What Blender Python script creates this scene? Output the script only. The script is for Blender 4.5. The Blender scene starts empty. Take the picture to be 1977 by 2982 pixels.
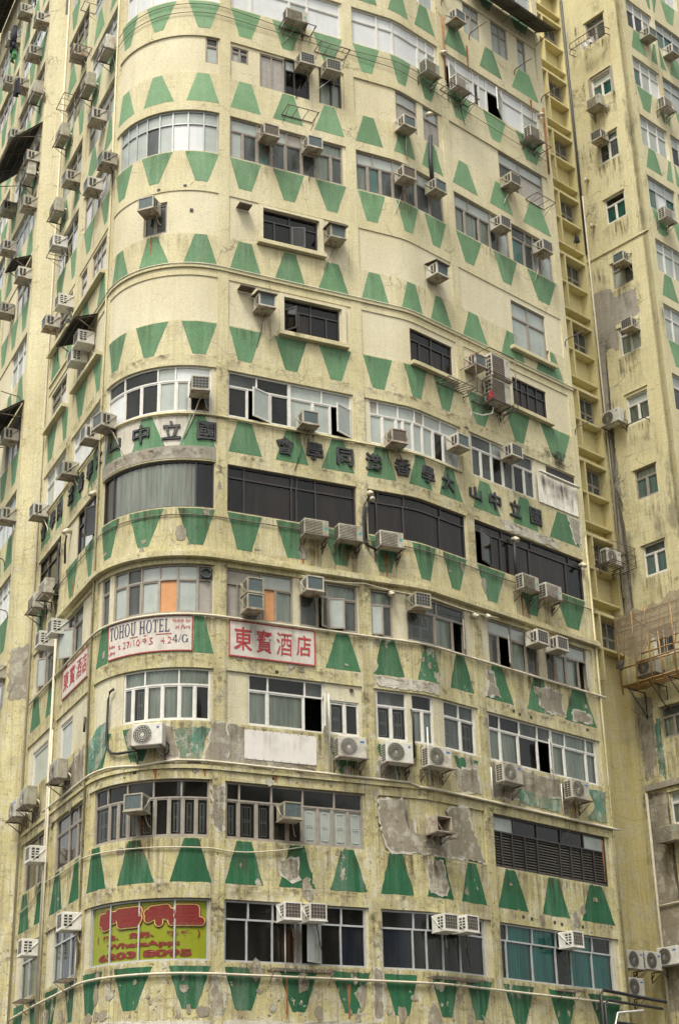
import bpy, bmesh, math, random
from math import sin, cos, pi, radians
from mathutils import Vector, Matrix
random.seed(7)
SC = bpy.context.scene
COL = SC.collection
# ------------------------------------------------------------------ camera
cam = bpy.data.cameras.new('camera'); camo = bpy.data.objects.new('camera', cam); COL.objects.link(camo)
cam.sensor_fit = 'VERTICAL'; cam.sensor_height = 36.0; cam.lens = 4624.26 / 2982 * 36.0
cam.clip_start = 0.5; cam.clip_end = 3000
PITCH, ROLL = radians(24.342), radians(-1.4393)
camo.matrix_world = Matrix.Rotation(pi / 2 + PITCH, 4, 'X') @ Matrix.Rotation(ROLL, 4, 'Z')
SC.camera = camo
# ------------------------------------------------------------------ sky, sun, exposure
SUN_EL, SUN_AZ = radians(60), radians(200)          # azimuth clockwise from +Y: behind the camera
W = bpy.data.worlds.new('World'); SC.world = W; W.use_nodes = True
nt = W.node_tree; nt.nodes.clear()
sky = nt.nodes.new('ShaderNodeTexSky'); sky.sky_type = 'NISHITA'; sky.sun_disc = False
sky.sun_elevation = SUN_EL; sky.sun_rotation = SUN_AZ; sky.air_density = 1.0; sky.dust_density = 4.0
hs = nt.nodes.new('ShaderNodeHueSaturation'); hs.inputs['Saturation'].default_value = 0.16   # an overcast, nearly colourless sky
tint = nt.nodes.new('ShaderNodeMix'); tint.data_type = 'RGBA'; tint.blend_type = 'MULTIPLY'; tint.inputs[0].default_value = 1.0
tint.inputs[7].default_value = (1.0, 0.97, 0.90, 1)
bg = nt.nodes.new('ShaderNodeBackground'); bg.inputs['Strength'].default_value = 0.135
wo = nt.nodes.new('ShaderNodeOutputWorld')
nt.links.new(sky.outputs[0], hs.inputs['Color']); nt.links.new(hs.outputs[0], tint.inputs[6])
nt.links.new(tint.outputs[2], bg.inputs[0]); nt.links.new(bg.outputs[0], wo.inputs[0])
sl = bpy.data.lights.new('sun', 'SUN'); sl.energy = 1.5; sl.angle = radians(14); sl.color = (1.0, 0.95, 0.86)
so = bpy.data.objects.new('sun', sl); COL.objects.link(so)
sd = Vector((sin(SUN_AZ) * cos(SUN_EL), cos(SUN_AZ) * cos(SUN_EL), sin(SUN_EL)))
so.rotation_euler = (-sd).to_track_quat('-Z', 'Y').to_euler(); so.location = (0, -20, 60)
SC.view_settings.view_transform = 'Standard'; SC.view_settings.look = 'None'
SC.view_settings.exposure = 0.97; SC.view_settings.gamma = 1.0; SC.view_settings.use_curve_mapping = False
SC.render.engine = 'CYCLES'
try:
    SC.cycles.use_denoising = True; SC.cycles.max_bounces = 6; SC.cycles.transparent_max_bounces = 12
except Exception: pass
GROUND = -1.6
# ------------------------------------------------------------------ materials
class N:
    """small node-tree helper"""
    def __init__(s, name):
        s.m = bpy.data.materials.new(name); s.m.use_nodes = True; s.t = s.m.node_tree; s.t.nodes.clear()
        s.out = s.n('ShaderNodeOutputMaterial')
    def n(s, t, **k):
        o = s.t.nodes.new(t)
        for a, v in k.items(): setattr(o, a, v)
        return o
    def l(s, a, b): s.t.links.new(a, b)
    def pos(s): return s.n('ShaderNodeNewGeometry').outputs['Position']
    def mapped(s, scale, loc=(0, 0, 0)):
        m = s.n('ShaderNodeMapping'); m.inputs['Scale'].default_value = scale; m.inputs['Location'].default_value = loc
        s.l(s.pos(), m.inputs['Vector']); return m.outputs[0]
    def noise(s, vec, scale=1, detail=3, rough=.55):
        o = s.n('ShaderNodeTexNoise'); o.inputs['Scale'].default_value = scale; o.inputs['Detail'].default_value = detail
        o.inputs['Roughness'].default_value = rough; s.l(vec, o.inputs['Vector']); return o.outputs['Fac']
    def ramp(s, x, a, b, va=0., vb=1.):
        o = s.n('ShaderNodeMapRange'); o.inputs[1].default_value = a; o.inputs[2].default_value = b
        o.inputs[3].default_value = va; o.inputs[4].default_value = vb; s.l(x, o.inputs[0]); return o.outputs[0]
    def math(s, op, a, b):
        o = s.n('ShaderNodeMath', operation=op)
        for i, v in enumerate((a, b)):
            if isinstance(v, (int, float)): o.inputs[i].default_value = v
            else: s.l(v, o.inputs[i])
        return o.outputs[0]
    def mix(s, f, a, b, blend='MIX'):
        o = s.n('ShaderNodeMix', data_type='RGBA', blend_type=blend)
        for i, v in ((0, f), (6, a), (7, b)):
            if isinstance(v, (int, float)): o.inputs[i].default_value = v
            elif isinstance(v, tuple): o.inputs[i].default_value = (*v, 1) if len(v) == 3 else v
            else: s.l(v, o.inputs[i])
        return o.outputs[2]
    def bsdf(s, col, rough=.8, bump=None, bstr=.3, bdist=.02, metal=0., spec=.5):
        b = s.n('ShaderNodeBsdfPrincipled')
        if isinstance(col, tuple): b.inputs['Base Color'].default_value = (*col, 1)
        else: s.l(col, b.inputs['Base Color'])
        if isinstance(rough, (int, float)): b.inputs['Roughness'].default_value = rough
        else: s.l(rough, b.inputs['Roughness'])
        b.inputs['Metallic'].default_value = metal; b.inputs['Specular IOR Level'].default_value = spec
        if bump is not None:
            bp = s.n('ShaderNodeBump'); bp.inputs['Strength'].default_value = bstr; bp.inputs['Distance'].default_value = bdist
            s.l(bump, bp.inputs['Height']); s.l(bp.outputs[0], b.inputs['Normal'])
        s.l(b.outputs[0], s.out.inputs[0]); return b

def zcoord(k):
    sx = k.n('ShaderNodeSeparateXYZ'); k.l(k.pos(), sx.inputs[0]); return sx.outputs[2]

def plaster(name, lo, hi, dirt=1.0, grain=.22, mould=0.0):
    """roughcast painted render: haze and sky light painted in as paler colour upwards, rain streaks, soot, small chips"""
    k = N(name); z = zcoord(k)
    wob = k.noise(k.mapped((.25, .25, .25)), 1, 2)
    c = k.mix(k.ramp(k.math('ADD', z, k.math('MULTIPLY', wob, 6.0)), 13, 33), lo, hi)  # paler with height: haze and stronger sky light put into the wall colour
    c = k.mix(k.ramp(k.noise(k.mapped((.5, .5, .35)), 1, 4), .35, .7), c, k.mix(1.0, c, (.86, .84, .78), 'MULTIPLY'))
    low = k.ramp(k.math('ADD', z, k.math('MULTIPLY', wob, 8.0)), 10, 30, 1.0, .22)
    pale = k.ramp(k.noise(k.mapped((2.4, 2.4, 2.0), (7, 7, 1)), 1, 6, .65), .50, .60)
    c = k.mix(k.math('MULTIPLY', pale, k.math('MULTIPLY', low, .55)), c, (.66, .635, .52))
    st = k.ramp(k.noise(k.mapped((3.2, 3.2, .16)), 1, 5, .6), .46, .66)
    c = k.mix(k.math('MULTIPLY', st, k.math('MULTIPLY', low, .62 * dirt)), c, (.27, .22, .12))
    st2 = k.ramp(k.noise(k.mapped((13, 13, .45), (4, 4, 4)), 1, 4, .6), .52, .66)
    c = k.mix(k.math('MULTIPLY', st2, k.math('MULTIPLY', low, .55 * dirt)), c, (.20, .165, .095))
    bl = k.ramp(k.noise(k.mapped((1.7, 1.7, 1.3), (5, 3, 1)), 1, 8, .74), .51, .62)
    c = k.mix(k.math('MULTIPLY', bl, k.math('MULTIPLY', low, .60 * dirt)), c, (.33, .285, .18))
    hb = k.noise(k.mapped((.9, .9, 7.0), (3, 3, 3)), 1, 6, .7)
    c = k.mix(k.math('MULTIPLY', k.ramp(hb, .56, .64), k.math('MULTIPLY', low, .45 * dirt)), c, (.20, .165, .11))
    ch = k.ramp(k.noise(k.mapped((4.2, 4.2, 3.4), (2, 8, 3)), 1, 7, .74), .60, .615)
    c = k.mix(k.math('MULTIPLY', ch, k.math('MULTIPLY', low, .85 * dirt)), c, (.50, .48, .43))
    sp = k.ramp(k.noise(k.mapped((12, 12, 10)), 1, 3, .6), .64, .68)
    c = k.mix(k.math('MULTIPLY', sp, k.math('MULTIPLY', low, .9 * dirt)), c, (.09, .07, .045))
    dv = k.n('ShaderNodeVectorMath', operation='MULTIPLY_ADD'); nn = k.n('ShaderNodeTexNoise'); nn.inputs['Scale'].default_value = 1.6; nn.inputs['Detail'].default_value = 5
    k.l(k.pos(), nn.inputs['Vector']); k.l(nn.outputs['Color'], dv.inputs[0]); dv.inputs[1].default_value = (.9, .9, .9); k.l(k.pos(), dv.inputs[2])
    vo = k.n('ShaderNodeTexVoronoi', feature='DISTANCE_TO_EDGE'); vo.inputs['Scale'].default_value = .55; k.l(dv.outputs[0], vo.inputs['Vector'])
    crk = k.math('MULTIPLY', k.ramp(vo.outputs['Distance'], .004, .010, 1, 0), k.ramp(k.noise(k.mapped((.8, .8, .8), (6, 2, 8)), 1, 3), .5, .58))
    c = k.mix(k.math('MULTIPLY', crk, .55 * dirt), c, (.16, .125, .075))          # hairline cracks
    if mould:
        mo = k.ramp(k.noise(k.mapped((1.0, 1.0, .3), (9, 1, 2)), 1, 6, .7), .56, .66)
        c = k.mix(k.math('MULTIPLY', mo, mould), c, (.10, .095, .075))
    g = k.noise(k.mapped((38, 38, 38)), 1, 2, .6)
    c = k.mix(1.0, c, k.mix(k.ramp(g, .25, .75), (1 - grain, 1 - grain, 1 - grain), (1 + grain * .6,) * 3), 'MULTIPLY')
    k.bsdf(c, .9, k.noise(k.mapped((30, 30, 30)), 1, 4, .7), .45, .02, spec=.2)
    return k.m

def green_paint(name):
    """trapezoid paint, upper haze put in as paler green: object colour = its shade, object alpha = how much has flaked off"""
    k = N(name); oi = k.n('ShaderNodeObjectInfo'); c = oi.outputs['Color']; al = oi.outputs['Alpha']
    rd = oi.outputs['Random']; mp = k.n('ShaderNodeMapping'); mp.inputs['Scale'].default_value = (5, 5, .35); k.l(k.pos(), mp.inputs['Vector'])
    st = k.ramp(k.noise(mp.outputs[0], 1, 5, .65), .44, .66)
    c = k.mix(k.math('MULTIPLY', st, k.ramp(rd, 0, 1, .15, .6)), c, k.mix(.5, c, (.36, .44, .35)))
    c = k.mix(k.math('MULTIPLY', k.ramp(k.noise(k.mapped((1.3, 1.3, 1.3)), 1, 4), .4, .65), .3), c, k.mix(.6, c, (.02, .07, .035)))
    fl = k.noise(k.mapped((2.3, 2.3, 1.7), (3, 1, 7)), 1, 6, .62)
    th = k.math('SUBTRACT', .80, k.math('MULTIPLY', al, .30))
    f = k.ramp(k.math('SUBTRACT', fl, th), 0.0, .012)
    c = k.mix(f, c, k.mix(k.noise(k.mapped((9, 9, 9)), 1, 3), (.34, .31, .24), (.55, .50, .40)))
    g = k.noise(k.mapped((38, 38, 38)), 1, 2, .6)
    c = k.mix(1.0, c, k.mix(k.ramp(g, .25, .75), (.64, .64, .64), (1.24, 1.24, 1.24)), 'MULTIPLY')
    k.bsdf(c, .8, k.math('SUBTRACT', k.noise(k.mapped((30, 30, 30)), 1, 4, .7), k.math('MULTIPLY', f, 1.5)), .4, .02, spec=.25)
    return k.m

def paint(name, col, rough=.55, var=.18, metal=0., rust=0., spec=.5, sc=6, each=0.):
    k = N(name); rd = k.n('ShaderNodeObjectInfo').outputs['Random']
    n = k.noise(k.mapped((sc, sc, sc)), 1, 5, .65)
    c = k.mix(k.ramp(n, .3, .75), tuple(min(1, v * (1 + var * .5)) for v in col), tuple(v * (1 - var) for v in col))
    st = k.ramp(k.noise(k.mapped((9, 9, .6)), 1, 4), .55, .8)
    c = k.mix(k.math('MULTIPLY', st, var * 1.6), c, (.16, .13, .09))
    if rust:
        c = k.mix(k.math('MULTIPLY', k.ramp(k.noise(k.mapped((4, 4, 4)), 1, 6, .7), .5, .62), rust), c, (.16, .07, .03))
    if each: c = k.mix(1.0, c, k.mix(rd, (1 - each, 1 - each, 1 - each * 1.25), (1.08, 1.08, 1.08)), 'MULTIPLY')     # every unit has aged differently
    k.bsdf(c, rough, metal=metal, spec=spec); return k.m

def glass(name, tintc, refl=1.0, dust_glare=(.01, .07)):
    k = N(name)
    tr = k.n('ShaderNodeBsdfTransparent'); tr.inputs[0].default_value = (*tintc, 1)
    gl = k.n('ShaderNodeBsdfGlossy'); gl.inputs['Roughness'].default_value = .06; gl.inputs[0].default_value = (.9, .95, .95, 1)
    fr = k.n('ShaderNodeFresnel'); fr.inputs[0].default_value = 1.45
    f = k.math('MULTIPLY', fr.outputs[0], refl)
    df = k.n('ShaderNodeBsdfDiffuse'); df.inputs[0].default_value = (.30, .29, .25, 1)      # dust on the pane
    if dust_glare[1] > .2: df.inputs[0].default_value = (.40, .44, .40, 1)  # heavier pale diffuse stands in for sky reflected in the pane
    d = k.ramp(k.noise(k.mapped((3, 3, .8)), 1, 4), .35, .8, *dust_glare)
    m0 = k.n('ShaderNodeMixShader'); k.l(d, m0.inputs[0]); k.l(tr.outputs[0], m0.inputs[1]); k.l(df.outputs[0], m0.inputs[2])
    m1 = k.n('ShaderNodeMixShader'); k.l(f, m1.inputs[0]); k.l(m0.outputs[0], m1.inputs[1]); k.l(gl.outputs[0], m1.inputs[2])
    k.l(m1.outputs[0], k.out.inputs[0]); return k.m

def cloth(name, a, b, rough=.9, sc=5):
    k = N(name); n = k.noise(k.mapped((sc, sc, .5)), 1, 3)
    c = k.mix(k.ramp(n, .35, .65), a, b)
    k.bsdf(c, rough, spec=.15); return k.m

def netting(name):
    k = N(name)
    tr = k.n('ShaderNodeBsdfTransparent'); df = k.n('ShaderNodeBsdfDiffuse'); df.inputs[0].default_value = (.26, .21, .15, 1)
    w = k.ramp(k.noise(k.mapped((60, 60, 60)), 1, 1), .3, .7, .50, .90)
    m = k.n('ShaderNodeMixShader'); k.l(w, m.inputs[0]); k.l(tr.outputs[0], m.inputs[1]); k.l(df.outputs[0], m.inputs[2])
    k.l(m.outputs[0], k.out.inputs[0]); return k.m

def grime(name, col, dens, sx, sz):
    """see-through dirt film: runs of soot that thin out downwards and towards the sides (UV of the sheet)"""
    k = N(name); uv = k.n('ShaderNodeUVMap').outputs[0]; s = k.n('ShaderNodeSeparateXYZ'); k.l(uv, s.inputs[0])
    x, y = s.outputs[0], s.outputs[1]
    e = k.math('MULTIPLY', k.ramp(x, 0, .12), k.ramp(x, 1, .88)); e = k.math('MULTIPLY', e, k.ramp(y, 0, .9)); e = k.math('MULTIPLY', e, k.ramp(y, 1, .93))
    n = k.ramp(k.noise(k.mapped((sx, sx, sz)), 1, 5, .68), .44, .68); n2 = k.ramp(k.noise(k.mapped((2, 2, 2)), 1, 4, .6), .38, .62)
    a = k.math('MULTIPLY', k.math('MULTIPLY', e, dens), k.math('MULTIPLY', n, n2))
    tr = k.n('ShaderNodeBsdfTransparent'); df = k.n('ShaderNodeBsdfDiffuse'); df.inputs[0].default_value = (*col, 1)
    m = k.n('ShaderNodeMixShader'); k.l(a, m.inputs[0]); k.l(tr.outputs[0], m.inputs[1]); k.l(df.outputs[0], m.inputs[2]); k.l(m.outputs[0], k.out.inputs[0]); return k.m
MT = {}
MT['soot_run'] = grime('soot_runs', (.10, .08, .05), 1.0, 9, .5)
MT['soot_burn'] = grime('fire_soot', (.05, .045, .04), 1.6, 1.3, .9)
MT['soot_light'] = grime('faint_soot_runs', (.13, .10, .06), .42, 9, .5)
MT['soot_spot'] = grime('soot_spots', (.09, .07, .05), 1.0, 7, 9)
MT['rust_run'] = grime('rust_runs', (.24, .11, .04), .9, 12, .5)
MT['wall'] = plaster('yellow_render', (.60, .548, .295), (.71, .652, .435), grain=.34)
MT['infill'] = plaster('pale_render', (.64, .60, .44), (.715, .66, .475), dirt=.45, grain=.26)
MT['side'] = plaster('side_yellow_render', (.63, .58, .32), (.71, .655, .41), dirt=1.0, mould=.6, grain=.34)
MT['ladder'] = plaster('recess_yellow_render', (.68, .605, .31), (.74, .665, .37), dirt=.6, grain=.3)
MT['concrete'] = plaster('bare_concrete', (.30, .275, .225), (.36, .34, .30), dirt=.8, grain=.3)
MT['white_render'] = plaster('patched_white_render', (.62, .60, .53), (.66, .63, .55), dirt=.5)
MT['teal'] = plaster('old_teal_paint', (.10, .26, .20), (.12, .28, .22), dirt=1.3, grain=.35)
MT['green'] = green_paint('green_paint')
MT['a'] = paint('aluminium_frame', (.44, .455, .45), .45, .2, .2)
MT['W'] = paint('white_frame', (.66, .65, .60), .5, .15)
MT['s'] = paint('old_steel_frame', (.30, .27, .225), .6, .25)
MT['B'] = paint('bronze_frame', (.035, .03, .03), .45, .2)
MT['glass'] = glass('dark_window_glass', (.92, .95, .94))
MT['pale_glare'] = glass('painted_reflection_glass', (.85, .90, .88), dust_glare=(.10, .30))
MT['tinted'] = glass('tinted_window_glass', (.50, .46, .45), dust_glare=(.004, .03))
MT['f'] = paint('frosted_glare_glass', (.36, .40, .37), .18, .16, sc=2)  # frosted panes, also clear ones with their pale reflection painted in
MT['w'] = paint('white_blind_glass', (.60, .62, .62), .2, .10, sc=2)
MT['p'] = paint('grey_board', (.33, .31, .275), .7, .2)
MT['o'] = paint('orange_board', (.56, .27, .11), .7, .12)
MT['cur_c'] = cloth('pale_green_curtain', (.74, .76, .66), (.40, .45, .38))
MT['cur_k'] = cloth('brown_curtain', (.30, .20, .165), (.13, .09, .08))
MT['cur_t'] = cloth('teal_curtain', (.04, .42, .38), (.02, .26, .24))
MT['cur_b'] = cloth('navy_curtain', (.05, .07, .13), (.03, .04, .07))
MT['cur_g'] = cloth('striped_grey_curtain', (.90, .88, .80), (.40, .32, .27), sc=9)
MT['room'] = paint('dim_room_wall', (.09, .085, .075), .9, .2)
MT['grille'] = paint('painted_window_grille', (.50, .52, .46), .6, .15)
MT['ac'] = paint('cream_metal_casing', (.52, .495, .42), .5, .3, rust=.4, each=.42)
MT['ac_w'] = paint('white_metal_casing', (.68, .67, .62), .45, .2, each=.2)
MT['ac_old'] = paint('rusty_metal_casing', (.42, .38, .30), .7, .3, rust=.8)
MT['coil'] = paint('grey_coil', (.055, .06, .058), .6, .3, sc=20)
MT['coil_t'] = paint('teal_coil', (.075, .105, .105), .5, .35, sc=12)
MT['coil_b'] = paint('brown_coil', (.10, .08, .06), .7, .3, sc=12)
MT['dark'] = paint('dark_opening', (.035, .033, .03), .7, .2)
MT['fan'] = paint('fan_guard', (.30, .285, .25), .5, .2)
MT['steel'] = paint('rusty_bracket_steel', (.14, .115, .095), .7, .3, rust=.6)
MT['black'] = paint('black_insulated_hose', (.02, .02, .022), .6, .2)
MT['pipe'] = paint('cream_pipe', (.58, .53, .40), .55, .2)
MT['whitepipe'] = paint('white_pipe', (.70, .69, .64), .45, .15)
MT['rust'] = paint('rust_stain', (.30, .13, .04), .9, .5)
MT['red'] = paint('red_sign_paint', (.40, .045, .05), .7, .15)
MT['navy'] = paint('navy_sign_paint', (.035, .05, .10), .7, .15)
MT['board'] = paint('white_sign_board', (.58, .54, .475), .7, .2)
MT['vinyl'] = paint('white_vinyl_banner', (.70, .67, .62), .6, .06)
MT['lime'] = paint('yellow_green_film', (.225, .255, .012), .35, .10)
MT['crimson'] = paint('dark_red_print', (.175, .016, .012), .4, .1)
MT['crimson_d'] = paint('outline_red_print', (.19, .014, .016), .4, .08)
MT['cream_line'] = paint('cream_print', (.55, .42, .12), .4, .05)
MT['ink'] = paint('charcoal_letter_paint', (.035, .037, .04), .6, .25)
MT['blue'] = paint('blue_badge', (.05, .16, .40), .4, .05)
MT['teal_badge'] = paint('teal_badge', (.03, .30, .32), .4, .05)
MT['corr'] = paint('white_corrugated_sheet', (.68, .66, .58), .6, .2, rust=.2)
MT['awning'] = paint('dark_awning_sheet', (.055, .055, .05), .7, .3)
MT['awning2'] = paint('brown_green_awning_sheet', (.16, .15, .12), .7, .3)
MT['louvre'] = paint('dark_louvre_slat', (.075, .068, .055), .7, .3)
MT['bamboo'] = paint('bamboo', (.33, .20, .075), .6, .3)
MT['net'] = netting('scaffold_netting')
MT['cloth_dark'] = cloth('dark_cloth', (.05, .055, .065), (.03, .03, .04))
MT['cloth_red'] = cloth('red_cloth', (.50, .05, .06), (.35, .04, .05))
MT['cloth_white'] = cloth('white_cloth', (.72, .70, .65), (.6, .58, .54))
MT['cloth_green'] = cloth('green_cloth', (.10, .28, .10), (.07, .2, .08))
MT['asphalt'] = paint('asphalt', (.05, .05, .05), .9, .2)
MT['pave'] = paint('pavement', (.22, .21, .19), .9, .2)
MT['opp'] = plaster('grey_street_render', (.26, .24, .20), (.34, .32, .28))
# ------------------------------------------------------------------ the plan: surfaces that map (u, off, z) to the world
X0, Y0, PHA, RAD, ANG, LA, DB = -3.23352936, 38.86572125, 0.44069943, 2.56733037, 1.55359909, 6.04815726, 0.31036064
BH = .35
def curve(s):
    if s >= 0:
        c0 = LA - BH; r = 2 * BH / DB                                # the bend is a short arc of length 2 * BH
        if s <= c0: return X0 + cos(PHA) * s, Y0 + sin(PHA) * s, PHA
        x, y = X0 + cos(PHA) * c0, Y0 + sin(PHA) * c0
        a = PHA + min(s - c0, 2 * BH) / r
        x, y = x + r * (sin(a) - sin(PHA)), y - r * (cos(a) - cos(PHA)); e = max(0, s - LA - BH)
        return x + cos(a) * e, y + sin(a) * e, a
    cx, cy = X0 - sin(PHA) * RAD, Y0 + cos(PHA) * RAD
    t = min(-s / RAD, ANG); a = PHA - t
    x, y = cx + RAD * sin(a), cy - RAD * cos(a)
    e = -s - RAD * t
    return x - cos(a) * e, y - sin(a) * e, a
class Front:
    name = 'front'
    def ang(S, u): return curve(u)[2]
    def pt(S, u, o, z):
        x, y, a = curve(u)
        return Vector((x + sin(a) * o, y - cos(a) * o, z))
    def cuts(S, a, b):
        L = [a]
        br = sorted([-RAD * ANG + i * RAD * ANG / 20 for i in range(21)] + [LA - BH + i * BH / 3 for i in range(7)])
        L += [v for v in br if a + 1e-4 < v < b - 1e-4]
        return L + [b]
class Flat:
    def __init__(S, name, p, d, n):
        S.name = name; S.p = Vector((*p, 0)); S.d = Vector((*d, 0)); S.n = Vector((*n, 0)); S.a = math.atan2(n[0], -n[1])
    def ang(S, u): return S.a
    def pt(S, u, o, z): v = S.p + S.d * u + S.n * o; return Vector((v.x, v.y, z))
    def cuts(S, a, b): return [a, b]
FR = Front()
dBv = (cos(PHA + DB), sin(PHA + DB)); dPv = (dBv[1], -dBv[0])
_x, _y, _a = curve(-10.55); dLv = (-cos(_a), -sin(_a)); nLv = (sin(_a), -cos(_a))
b0 = (_x, _y); b1 = ((_x + nLv[0] * .69) * 1.01, (_y + nLv[1] * .69) * 1.01)
K2 = 1.0937
_x, _y, _ = curve(15.3)
W0 = (_x * K2, _y * K2); W1 = ((_x + dPv[0] * 2.67) * K2, (_y + dPv[1] * 2.67) * K2); SIDEW = 2.67 * K2
_l = math.hypot(b1[0] - b0[0], b1[1] - b0[1]); _d = ((b1[0] - b0[0]) / _l, (b1[1] - b0[1]) / _l)
BANDW = _l
BD = Flat('band', b0, _d, (-_d[1], _d[0]))
FL = Flat('farleft', b1, dLv, nLv)
SD = Flat('side', W0, dPv, (-dBv[0], -dBv[1]))
WG = Flat('wing', W1, dBv, dPv)
LD = Flat('ladder', W0, dBv, dPv)
SURF = {'FRONT': FR, 'FL': FL, 'SIDE': SD, 'WING': WG, 'LAD': LD, 'BAND': BD}
H = [7.4, 10.33, 13.24, 16.12, 19.16, 22.1, 25.07, 28.0, 30.94, 33.8, 36.7, 39.6, 42.5, 45.45]
B = [5.92, 8.87, 11.83, 14.73, 17.75, 20.64, 23.56, 26.5, 29.43, 32.37, 35.2, 38.15, 41.05, 44.0]
ROOF = 48.4
# ------------------------------------------------------------------ mesh helpers
WORLD = {}          # things whose parts are built in world coordinates: name -> base point
def link(name, bm, mat, parent=None, recalc=True):
    if recalc: bmesh.ops.recalc_face_normals(bm, faces=bm.faces)
    me = bpy.data.meshes.new(name); bm.to_mesh(me); bm.free()
    for m in (mat if isinstance(mat, (list, tuple)) else [mat]): me.materials.append(MT[m])
    return obj(name, me, parent)
def obj(name, me, parent=None):
    o = bpy.data.objects.new(name, me); COL.objects.link(o)
    if parent is not None:
        o.parent = parent
        if parent.name in WORLD: o.matrix_parent_inverse = Matrix.Translation(-Vector(WORLD[parent.name]))
    return o
def thing(name, label, cat, group=None, M4=None):
    o = bpy.data.objects.new(name, None); COL.objects.link(o); o.empty_display_size = .2
    if isinstance(M4, Matrix): o.matrix_world = M4
    elif M4 is not None: o.location = M4; WORLD[o.name] = tuple(M4)
    if label: o['label'] = label
    if cat: o['category'] = cat
    if group: o['group'] = group
    return o
def quad(bm, vs, mi=0):
    f = bm.faces.new([bm.verts.new(v) for v in vs]); f.material_index = mi; return f
def slab(bm, S, u0, u1, o0, o1, z0, z1, mi=0):
    """a block in surface coordinates, bent where the facade bends"""
    rings = []
    for u in S.cuts(u0, u1):
        rings.append([bm.verts.new(S.pt(u, o, z)) for o, z in ((o0, z0), (o1, z0), (o1, z1), (o0, z1))])
    fs = []
    for a, b in zip(rings, rings[1:]):
        for i in range(4): fs.append(bm.faces.new((a[i], a[(i + 1) % 4], b[(i + 1) % 4], b[i])))
    fs.append(bm.faces.new(rings[0])); fs.append(bm.faces.new(rings[-1][::-1]))
    for f in fs: f.material_index = mi
def box(bm, x0, x1, y0, y1, z0, z1, mi=0, bev=0):
    v = [bm.verts.new(p) for p in ((x0, y0, z0), (x1, y0, z0), (x1, y1, z0), (x0, y1, z0), (x0, y0, z1), (x1, y0, z1), (x1, y1, z1), (x0, y1, z1))]
    fs = [bm.faces.new([v[i] for i in q]) for q in ((0, 3, 2, 1), (4, 5, 6, 7), (0, 1, 5, 4), (1, 2, 6, 5), (2, 3, 7, 6), (3, 0, 4, 7))]
    for f in fs: f.material_index = mi
    if bev:
        es = list({e for f in fs for e in f.edges})
        bmesh.ops.bevel(bm, geom=es, offset=bev, segments=1, affect='EDGES', profile=.5)
def tube(bm, pts, r, n=6, mi=0):
    pts = [Vector(p) for p in pts]; rings = []
    for i, p in enumerate(pts):
        t = (pts[min(i + 1, len(pts) - 1)] - pts[max(i - 1, 0)]).normalized()
        a = t.orthogonal().normalized() if abs(t.z) > .95 else t.cross(Vector((0, 0, 1))).normalized()
        b = t.cross(a)
        rings.append([bm.verts.new(p + a * (r * cos(2 * pi * k / n)) + b * (r * sin(2 * pi * k / n))) for k in range(n)])
    for A, C in zip(rings, rings[1:]):
        for k in range(n):
            f = bm.faces.new((A[k], A[(k + 1) % n], C[(k + 1) % n], C[k])); f.material_index = mi; f.smooth = True
    bm.faces.new(rings[0][::-1]).material_index = mi; bm.faces.new(rings[-1]).material_index = mi
def bar(bm, a, b, r, mi=0): tube(bm, [a, b], r, 4, mi)
def disc(bm, c, r, y, n=20, mi=0, r0=0):
    """ring or disc facing -y in local coordinates (x, z plane)"""
    o = [bm.verts.new((c[0] + r * cos(2 * pi * k / n), y, c[1] + r * sin(2 * pi * k / n))) for k in range(n)]
    if r0:
        i = [bm.verts.new((c[0] + r0 * cos(2 * pi * k / n), y, c[1] + r0 * sin(2 * pi * k / n))) for k in range(n)]
        for k in range(n): bm.faces.new((o[k], o[(k + 1) % n], i[(k + 1) % n], i[k])).material_index = mi
    else: bm.faces.new(o).material_index = mi
def patch(bm, S, pts, off, depth=.004, rag=.05, seed=0, rings=3):
    """irregular flake/stain outline: polygon in (u, z), ragged edge, draped on the surface"""
    rnd = random.Random(seed); P = []
    n = len(pts)
    for i in range(n):
        a, b = pts[i], pts[(i + 1) % n]
        L = math.hypot(b[0] - a[0], b[1] - a[1]); m = max(1, int(L / .09))
        for j in range(m):
            t = j / m
            P.append((a[0] + (b[0] - a[0]) * t + rnd.uniform(-rag, rag), a[1] + (b[1] - a[1]) * t + rnd.uniform(-rag, rag)))
    cu = sum(p[0] for p in P) / len(P); cz = sum(p[1] for p in P) / len(P)
    R = []
    for k in range(rings):
        f = 1 - k / rings
        R.append([bm.verts.new(S.pt(cu + (p[0] - cu) * f, off, cz + (p[1] - cz) * f)) for p in P])
    c = bm.verts.new(S.pt(cu, off, cz)); back = [bm.verts.new(S.pt(p[0], off - depth, p[1])) for p in P]
    m = len(P)
    for i in range(m):
        j = (i + 1) % m
        bm.faces.new((back[i], back[j], R[0][j], R[0][i]))
        for k in range(rings - 1): bm.faces.new((R[k][i], R[k][j], R[k + 1][j], R[k + 1][i]))
        bm.faces.new((R[-1][i], R[-1][j], c))
_tx = {}
def text_mesh(s, off=0.0, ext=0.0, shear=0.0, res=3):
    cu = bpy.data.curves.new('lettering', 'FONT'); cu.body = s; cu.size = 1; cu.offset = off; cu.extrude = ext; cu.shear = shear
    cu.resolution_u = res; cu.align_x = 'LEFT'
    o = bpy.data.objects.new('lettering', cu); COL.objects.link(o)
    dg = bpy.context.evaluated_depsgraph_get(); dg.update()
    me = bpy.data.meshes.new_from_object(o.evaluated_get(dg))
    bpy.data.objects.remove(o); bpy.data.curves.remove(cu); me.materials.clear()
    return me
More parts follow.
